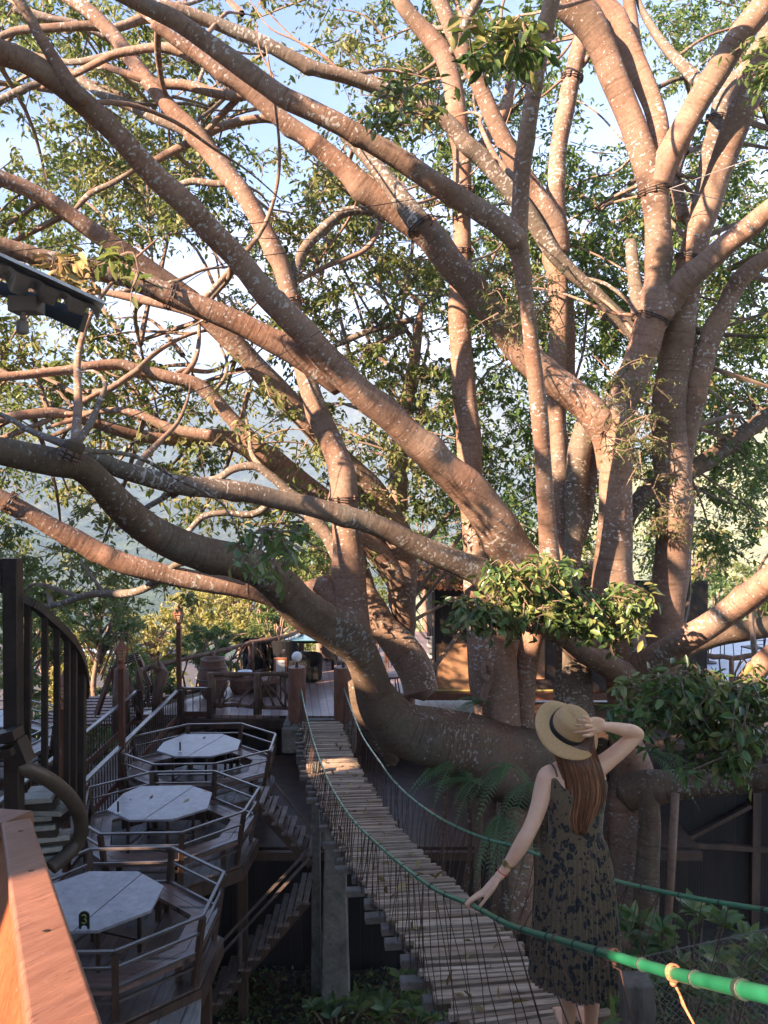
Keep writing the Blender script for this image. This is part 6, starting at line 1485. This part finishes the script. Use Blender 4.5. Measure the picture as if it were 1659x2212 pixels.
finger([P(1288,1580,3.765), P(1138.5+850*.1634,1490.9+592*.1634,3.745), crownpt(790,600,0.014), crownpt(742,606,0.009)], 0.0092)
# legs and feet
for (u, o_) in ((1240,-0.0),(1290,0.0)):
    x = P(u, 2180, 3.8).x; z0 = CAMZ-2.70
    cs = catmull([(x*0.9+P(1243,2000,3.84).x*0.1, 3.84, z0+0.78, .078),(x, 3.84, z0+0.55, .062),(x, 3.83, z0+0.44, .050),(x, 3.82, z0+0.33, .053),(x, 3.83, z0+0.2, .041),(x, 3.84, z0+0.08, .031),(x, 3.84, z0+0.045, .032)], 5)
    q.tube([Vector(c[:3]) for c in cs], [c[3] for c in cs], 14); q.ball((x,3.825,z0+0.04), 0.036, 12, 8); 
    cs = [(x,3.84,z0+0.045),(x,3.90,z0+0.04),(x,3.97,z0+0.03),(x,4.02,z0+0.022)]; q.tube(cs, [0.034,0.036,0.04,0.026], 12, sq=0.7)
    for k in range(5): q.ball((x-0.03+0.015*k, 4.035-abs(k-1.5)*0.004, z0+0.022), 0.010, 8, 6, (1,1.7,0.9))
body = q.build('body', M['skin'], WN, smooth=True)
rm = body.modifiers.new('one_surface', 'REMESH'); rm.mode = 'VOXEL'; rm.voxel_size = 0.0042; rm.use_smooth_shade = True
sm_ = body.modifiers.new('smooth', 'SMOOTH'); sm_.factor = 0.5; sm_.iterations = 3
for s_ in (-1, 1):
    e = MB(); e.ball(hc+Vector((s_*0.032,0.088,0.0)), 0.012, 12, 8); e.build('eye', mat_flat('eye', (0.5,0.45,0.4), 0.2), WN, smooth=True)
# dress
m, t, b = newmat('leopard_print')
vec = objvec(t)
def spots(sc_, seedv, r0, r1, rk):
    mp_ = N(t, 'ShaderNodeMapping'); mp_.inputs['Location'].default_value = seedv; mp_.inputs['Scale'].default_value = (1,1,0.85); t.links.new(vec, mp_.inputs[0])
    nn = N(t, 'ShaderNodeTexNoise'); nn.inputs['Scale'].default_value = 60; nn.inputs['Detail'].default_value = 2; t.links.new(vec, nn.inputs['Vector'])
    av = N(t, 'ShaderNodeVectorMath', operation='MULTIPLY_ADD'); av.inputs[1].default_value = (0.022,0.022,0.022); t.links.new(nn.outputs['Color'], av.inputs[0]); t.links.new(mp_.outputs[0], av.inputs[2])
    vv = N(t, 'ShaderNodeTexVoronoi'); vv.inputs['Scale'].default_value = sc_; vv.inputs['Randomness'].default_value = 0.85; t.links.new(av.outputs[0], vv.inputs['Vector'])
    return vv
v1 = spots(25, (0.3,1.1,2.0), 0,0,0); ring_ = ramp(t, v1.outputs['Distance'], [(0.0,(0.2,)*3),(0.10,(0.2,)*3),(0.15,(1,1,1)),(0.37,(1,1,1)),(0.41,(0,0,0))])
v2 = spots(38, (4.3,2.1,7.0), 0,0,0); dot_ = ramp(t, v2.outputs['Distance'], [(0.0,(1,1,1)),(0.26,(1,1,1)),(0.31,(0,0,0))])
pk = ramp(t, v2.outputs['Color'], [(0.88,(0,0,0)),(0.9,(1,1,1))])
f_ = noise(t, vec, 120, 3, 0.6)
base = mix(t, 1.0, (0.14,0.092,0.044), ramp(t, f_, [(0.3,(0.75,)*3),(0.7,(1.2,)*3)]), 'MULTIPLY')
c_ = mix(t, dot_, base, (0.010,0.010,0.011)); c_ = mix(t, ring_, c_, (0.009,0.009,0.010))
oc = N(t, 'ShaderNodeMath', operation='MULTIPLY'); t.links.new(pk, oc.inputs[0]); dd_ = ramp(t, v2.outputs['Distance'], [(0.0,(1,1,1)),(0.13,(1,1,1)),(0.16,(0,0,0))]); t.links.new(dd_, oc.inputs[1])
c_ = mix(t, oc.outputs[0], c_, (0.26,0.085,0.045)); t.links.new(c_, b.inputs['Base Color']); b.inputs['Roughness'].default_value = 0.85; b.inputs['Sheen Weight'].default_value = 0.25
M['dress'] = m
rings = []; n_ = 46
prof_ = [(1684,.155,.096),(1700,.152,.103),(1720,.148,.106),(1750,.136,.103),(1780,.129,.097),(1799,.128,.096),(1806,.130,.098),(1825,.150,.112),(1860,.168,.128),(1900,.180,.142),(1950,.190,.155),(2010,.202,.168),(2060,.210,.178),(2088,.214,.178),(2112,.221,.182)]
for i in range(n_):
    f = i/(n_-1)*(len(prof_)-1); k = min(int(f), len(prof_)-2); g = f-k; a, c = prof_[k], prof_[k+1]
    rings.append((P(1243, a[0]+(c[0]-a[0])*g, dc), a[1]+(c[1]-a[1])*g, a[2]+(c[2]-a[2])*g))
wi = 5/(len(prof_)-1)*n_
d_ = MB(); loft(d_, rings, 300, 46, lambda i: 0.0 if i < wi else min(0.034, 0.012+0.002*(i-wi)), cap=False,
    zoff=lambda i, a: (0.034*math.exp(-((abs(math.cos(a))-0.72)/0.16)**2)-0.03*math.exp(-((math.cos(a))/0.5)**2)*(1 if math.sin(a)<0 else 0) - 0.03*max(0, abs(math.cos(a))-0.86)/0.14)*max(0, 1-i/4) + (0.012*math.sin(2*a+1)+0.006*math.sin(5*a))*max(0,(i-30))/16)
o = d_.build('dress', M['dress'], WN, smooth=True); so_ = o.modifiers.new('cloth', 'SOLIDIFY'); so_.thickness = 0.003; so_.offset = 1
e = MB(); e.tube([P(1204,1678,3.745), P(1200,1664,3.765), P(1192,1650,3.80), P(1188,1646,3.83), P(1190,1655,3.88), P(1200,1680,3.92)], 0.0052, 8); e.build('strap', M['dress'], WN, smooth=True)
e = MB(); e.tube([P(1280,1680,3.745), P(1286,1662,3.77), P(1288,1648,3.80), P(1289,1643,3.83), P(1288,1652,3.88), P(1284,1680,3.92)], 0.0052, 8); e.build('strap', M['dress'], WN, smooth=True)
# hair
m, t, b = newmat('auburn_hair'); at_ = N(t, 'ShaderNodeAttribute', attribute_name='rnd'); vec = objvec(t, True); g1 = noise(t, vec, 90, 3, 0.6, (1,1,0.05))
c_ = ramp(t, at_.outputs['Fac'], [(0.0,(0.075,0.026,0.012)),(0.45,(0.19,0.068,0.028)),(0.8,(0.36,0.15,0.06)),(1.0,(0.52,0.25,0.11))]); t.links.new(mix(t, 1.0, c_, ramp(t, g1, [(0.3,(0.6,)*3),(0.7,(1.3,)*3)]), 'MULTIPLY'), b.inputs['Base Color'])
b.inputs['Roughness'].default_value = 0.38; b.inputs['Specular IOR Level'].default_value = 0.6; M['hair'] = m
Ledge = [(1590,1190),(1620,1196),(1650,1205),(1680,1215),(1710,1219),(1740,1217),(1770,1216),(1800,1230)]
Redge = [(1590,1282),(1620,1286),(1650,1296),(1680,1304),(1710,1308),(1740,1303),(1770,1292),(1800,1276)]
hb = MB(); rn = []
def back_d(s): return 3.742 + 0.055*(2*abs(s-0.5))**2.2
R.seed(31)
for k in range(680):
    s0 = R.random(); layer = R.uniform(0, 0.012); end = (7 if R.random() < .6 else 6) if R.random() < .85 else 5
    drift = R.uniform(-.05,.05); pts = []
    for i in range(end+1):
        s_ = min(1.02, max(-0.02, s0 + drift*i/7 + R.uniform(-.008,.008))); uu = Ledge[i][1]+(Redge[i][1]-Ledge[i][1])*s_
        d0_ = 3.80 if i == 0 else (3.765 if i == 1 else back_d(s_)-0.006)
        pts.append(tuple(P(uu, Ledge[i][0]+R.uniform(-4,4)+(R.uniform(-14,4) if i == end else 0), d0_-layer)))
    cs = catmull(pts, 4); n = len(cs); n0 = len(hb.v); r0 = R.uniform(0.0016, 0.0034); hb.tube([Vector(c) for c in cs], [r0*(1 if i < n*0.7 else 1-0.75*(i-n*0.7)/(n*0.3)) for i in range(n)], 5, cap=False)
    tone = R.uniform(0, .75)
    if R.random() < .07: tone = R.uniform(.75, .95)
    rn += [min(1, tone*(0.7+0.5*(i//5)/n)) for i in range(len(hb.v)-n0)]
mesh_obj('hair', hb.v, hb.f, M['hair'], WN, smooth=True, attrs={'rnd': ('FLOAT','POINT',rn)})
hm = MB(); loft(hm, [(P((a[1]+c[1])/2, a[0], 3.79 if i < 2 else 3.765), (c[1]-a[1])/2*3.77/F*0.93, 0.018 if i > 1 else 0.05) for i, (a, c) in enumerate(zip(Ledge[:7], Redge[:7]))], 24)
mesh_obj('hair_underlayer', hm.v, hm.f, M['hair'], WN, smooth=True, attrs={'rnd': ('FLOAT','POINT',[0.1]*len(hm.v))})
# hat
m, t, b = newmat('straw'); cN = N(t, 'ShaderNodeAttribute', attribute_name='tc'); wv = N(t, 'ShaderNodeTexWave'); wv.bands_direction = 'Z'; wv.inputs['Scale'].default_value = 55; wv.inputs['Distortion'].default_value = 0.6
wv.inputs['Detail'].default_value = 2; t.links.new(cN.outputs['Vector'], wv.inputs['Vector']); g1 = noise(t, cN.outputs['Vector'], 60, 4, 0.6)
c_ = ramp(t, wv.outputs['Fac'], [(0.0,(0.48,0.26,0.10)),(0.5,(0.70,0.42,0.185)),(1.0,(0.76,0.48,0.23))]); t.links.new(mix(t, 1.0, c_, ramp(t, g1, [(0.3,(0.75,)*3),(0.7,(1.15,)*3)]), 'MULTIPLY'), b.inputs['Base Color'])
b.inputs['Roughness'].default_value = 0.7; bump(t, b, wv.outputs['Fac'], 0.5, 0.002); M['straw'] = m
zq = AXH.to_track_quat('Z', 'X').to_matrix()
prof = [(0.160,-0.016),(0.157,-0.010),(0.146,-0.005),(0.130,-0.001),(0.110,0.002),(0.096,0.003),(0.0905,0.006),(0.0895,0.014),(0.088,0.030),(0.086,0.045),(0.083,0.06),(0.080,0.076),(0.077,0.088),(0.071,0.098),(0.060,0.104),(0.045,0.102),(0.028,0.096),(0.012,0.093),(0.001,0.092)]
n = 64; vs = []; tcs = []; s_ = 0
for i, (r, z) in enumerate(prof):
    if i: s_ += math.hypot(r-prof[i-1][0], z-prof[i-1][1])
    for j in range(n):
        a = 2*PI*j/n; wob_ = 0.012*math.sin(2*a+0.7)*max(0, (r-0.10)/0.07) + 0.004*math.sin(5*a)*max(0, (r-0.10)/0.07) if i < 6 else 0
        dent = -0.012*math.exp(-((math.sin(a-0.3))/0.45)**2)*(1 if i >= 13 else 0)
        ov = 1.0+0.05*math.cos(2*a) if r < 0.1 else 1.0+0.02*math.cos(2*a)
        vs.append(HC + zq @ Vector((r*math.cos(a)*ov, r*math.sin(a)/ov, z+wob_+dent))); tcs.append((a, 0, s_))
fs = [(i*n+j, i*n+(j+1) % n, (i+1)*n+(j+1) % n, (i+1)*n+j) for i in range(len(prof)-1) for j in range(n)]; fs.append(tuple((len(prof)-1)*n+j for j in range(n)))
hat = mesh_obj('hat', [tuple(v) for v in vs], fs, M['straw'], WN, smooth=True, attrs={'tc': ('FLOAT_VECTOR','POINT',tcs)}); so_ = hat.modifiers.new('straw', 'SOLIDIFY'); so_.thickness = 0.0025; so_.offset = -1
e = MB(); o0 = 0; pr2 = [(0.0925,0.005),(0.0915,0.020),(0.0900,0.034)]
for r, z in pr2:
    for j in range(n):
        a = 2*PI*j/n; ov = 1.0+0.05*math.cos(2*a); e.v.append(tuple(HC + zq @ Vector((r*math.cos(a)*ov, r*math.sin(a)/ov, z))))
e.f = [(i*n+j, i*n+(j+1) % n, (i+1)*n+(j+1) % n, (i+1)*n+j) for i in range(2) for j in range(n)]
o = mesh_obj('hat_band', e.v, e.f, mat_flat('black_ribbon', (0.010,0.011,0.013), 0.6), hat, smooth=True); so_ = o.modifiers.new('ribbon', 'SOLIDIFY'); so_.thickness = 0.0015; so_.offset = 1
# watch and bracelet
def around(c, ax, r, k=24, e=1.0):
    ax = ax.normalized(); x = ax.cross(Vector((0,1,0))).normalized(); y = ax.cross(x); return [c + x*(r*math.cos(2*PI*i/k)) + y*(r*e*math.sin(2*PI*i/k)) for i in range(k+1)]
fa = P(1090,1879,3.77)-P(1112,1848,3.765); wc = P(1098,1867,3.769); gold = mat_flat('gold', (0.45,0.30,0.12), 0.35, 0.85)
e = MB()
for k_ in range(5): e.tube([p + fa.normalized()*(k_-2)*0.0028 for p in around(wc, fa, 0.0272)], 0.0019, 6, cap=False)
wt_ = e.build('watch', gold, WN, smooth=True); e = MB(); fx = fa.normalized(); sx = Vector((-0.62,-0.62,0.35)); sx = (sx-fx*sx.dot(fx)).normalized()
e.beam(wc+sx*0.029-fx*0.014, wc+sx*0.029+fx*0.014, 0.024, 0.006, up=sx, ch=0.002); e.build('watch_case', gold, wt_); e = MB(); e.beam(wc+sx*0.0325-fx*0.010, wc+sx*0.0325+fx*0.010, 0.016, 0.002, up=sx); e.build('watch_face', mat_flat('watch_face', (0.16,0.12,0.06), 0.2), wt_)
e = MB(); e.tube(around(P(1086,1884,3.77), (fa.normalized()+Vector((0,0,-.3))), 0.0262), 0.0024, 6, cap=False); e.build('bracelet', mat_flat('red_cord', (0.65,0.012,0.02), 0.6), WN, smooth=True)

# ------------------------------------------------------------------ the air
hzb = MB(); hzb.add([(-4700,-20,-180),(4700,-20,-180),(4700,5000,-180),(-4700,5000,-180),(-4700,-20,620),(4700,-20,620),(4700,5000,620),(-4700,5000,620)], [(0,3,2,1),(4,5,6,7),(0,1,5,4),(1,2,6,5),(2,3,7,6),(3,0,4,7)])
mh = bpy.data.materials.new('haze'); mh.use_nodes = True; th_ = mh.node_tree; th_.nodes.clear()
ho = N(th_, 'ShaderNodeOutputMaterial'); pv = N(th_, 'ShaderNodeVolumePrincipled'); pv.inputs['Color'].default_value = (0.60,0.78,1.0,1); pv.inputs['Density'].default_value = 0.00042; pv.inputs['Anisotropy'].default_value = -0.5
th_.links.new(pv.outputs[0], ho.inputs['Volume']); tag(hzb.build('haze', mh), 'pale blue haze filling the valley', 'haze', kind='stuff')
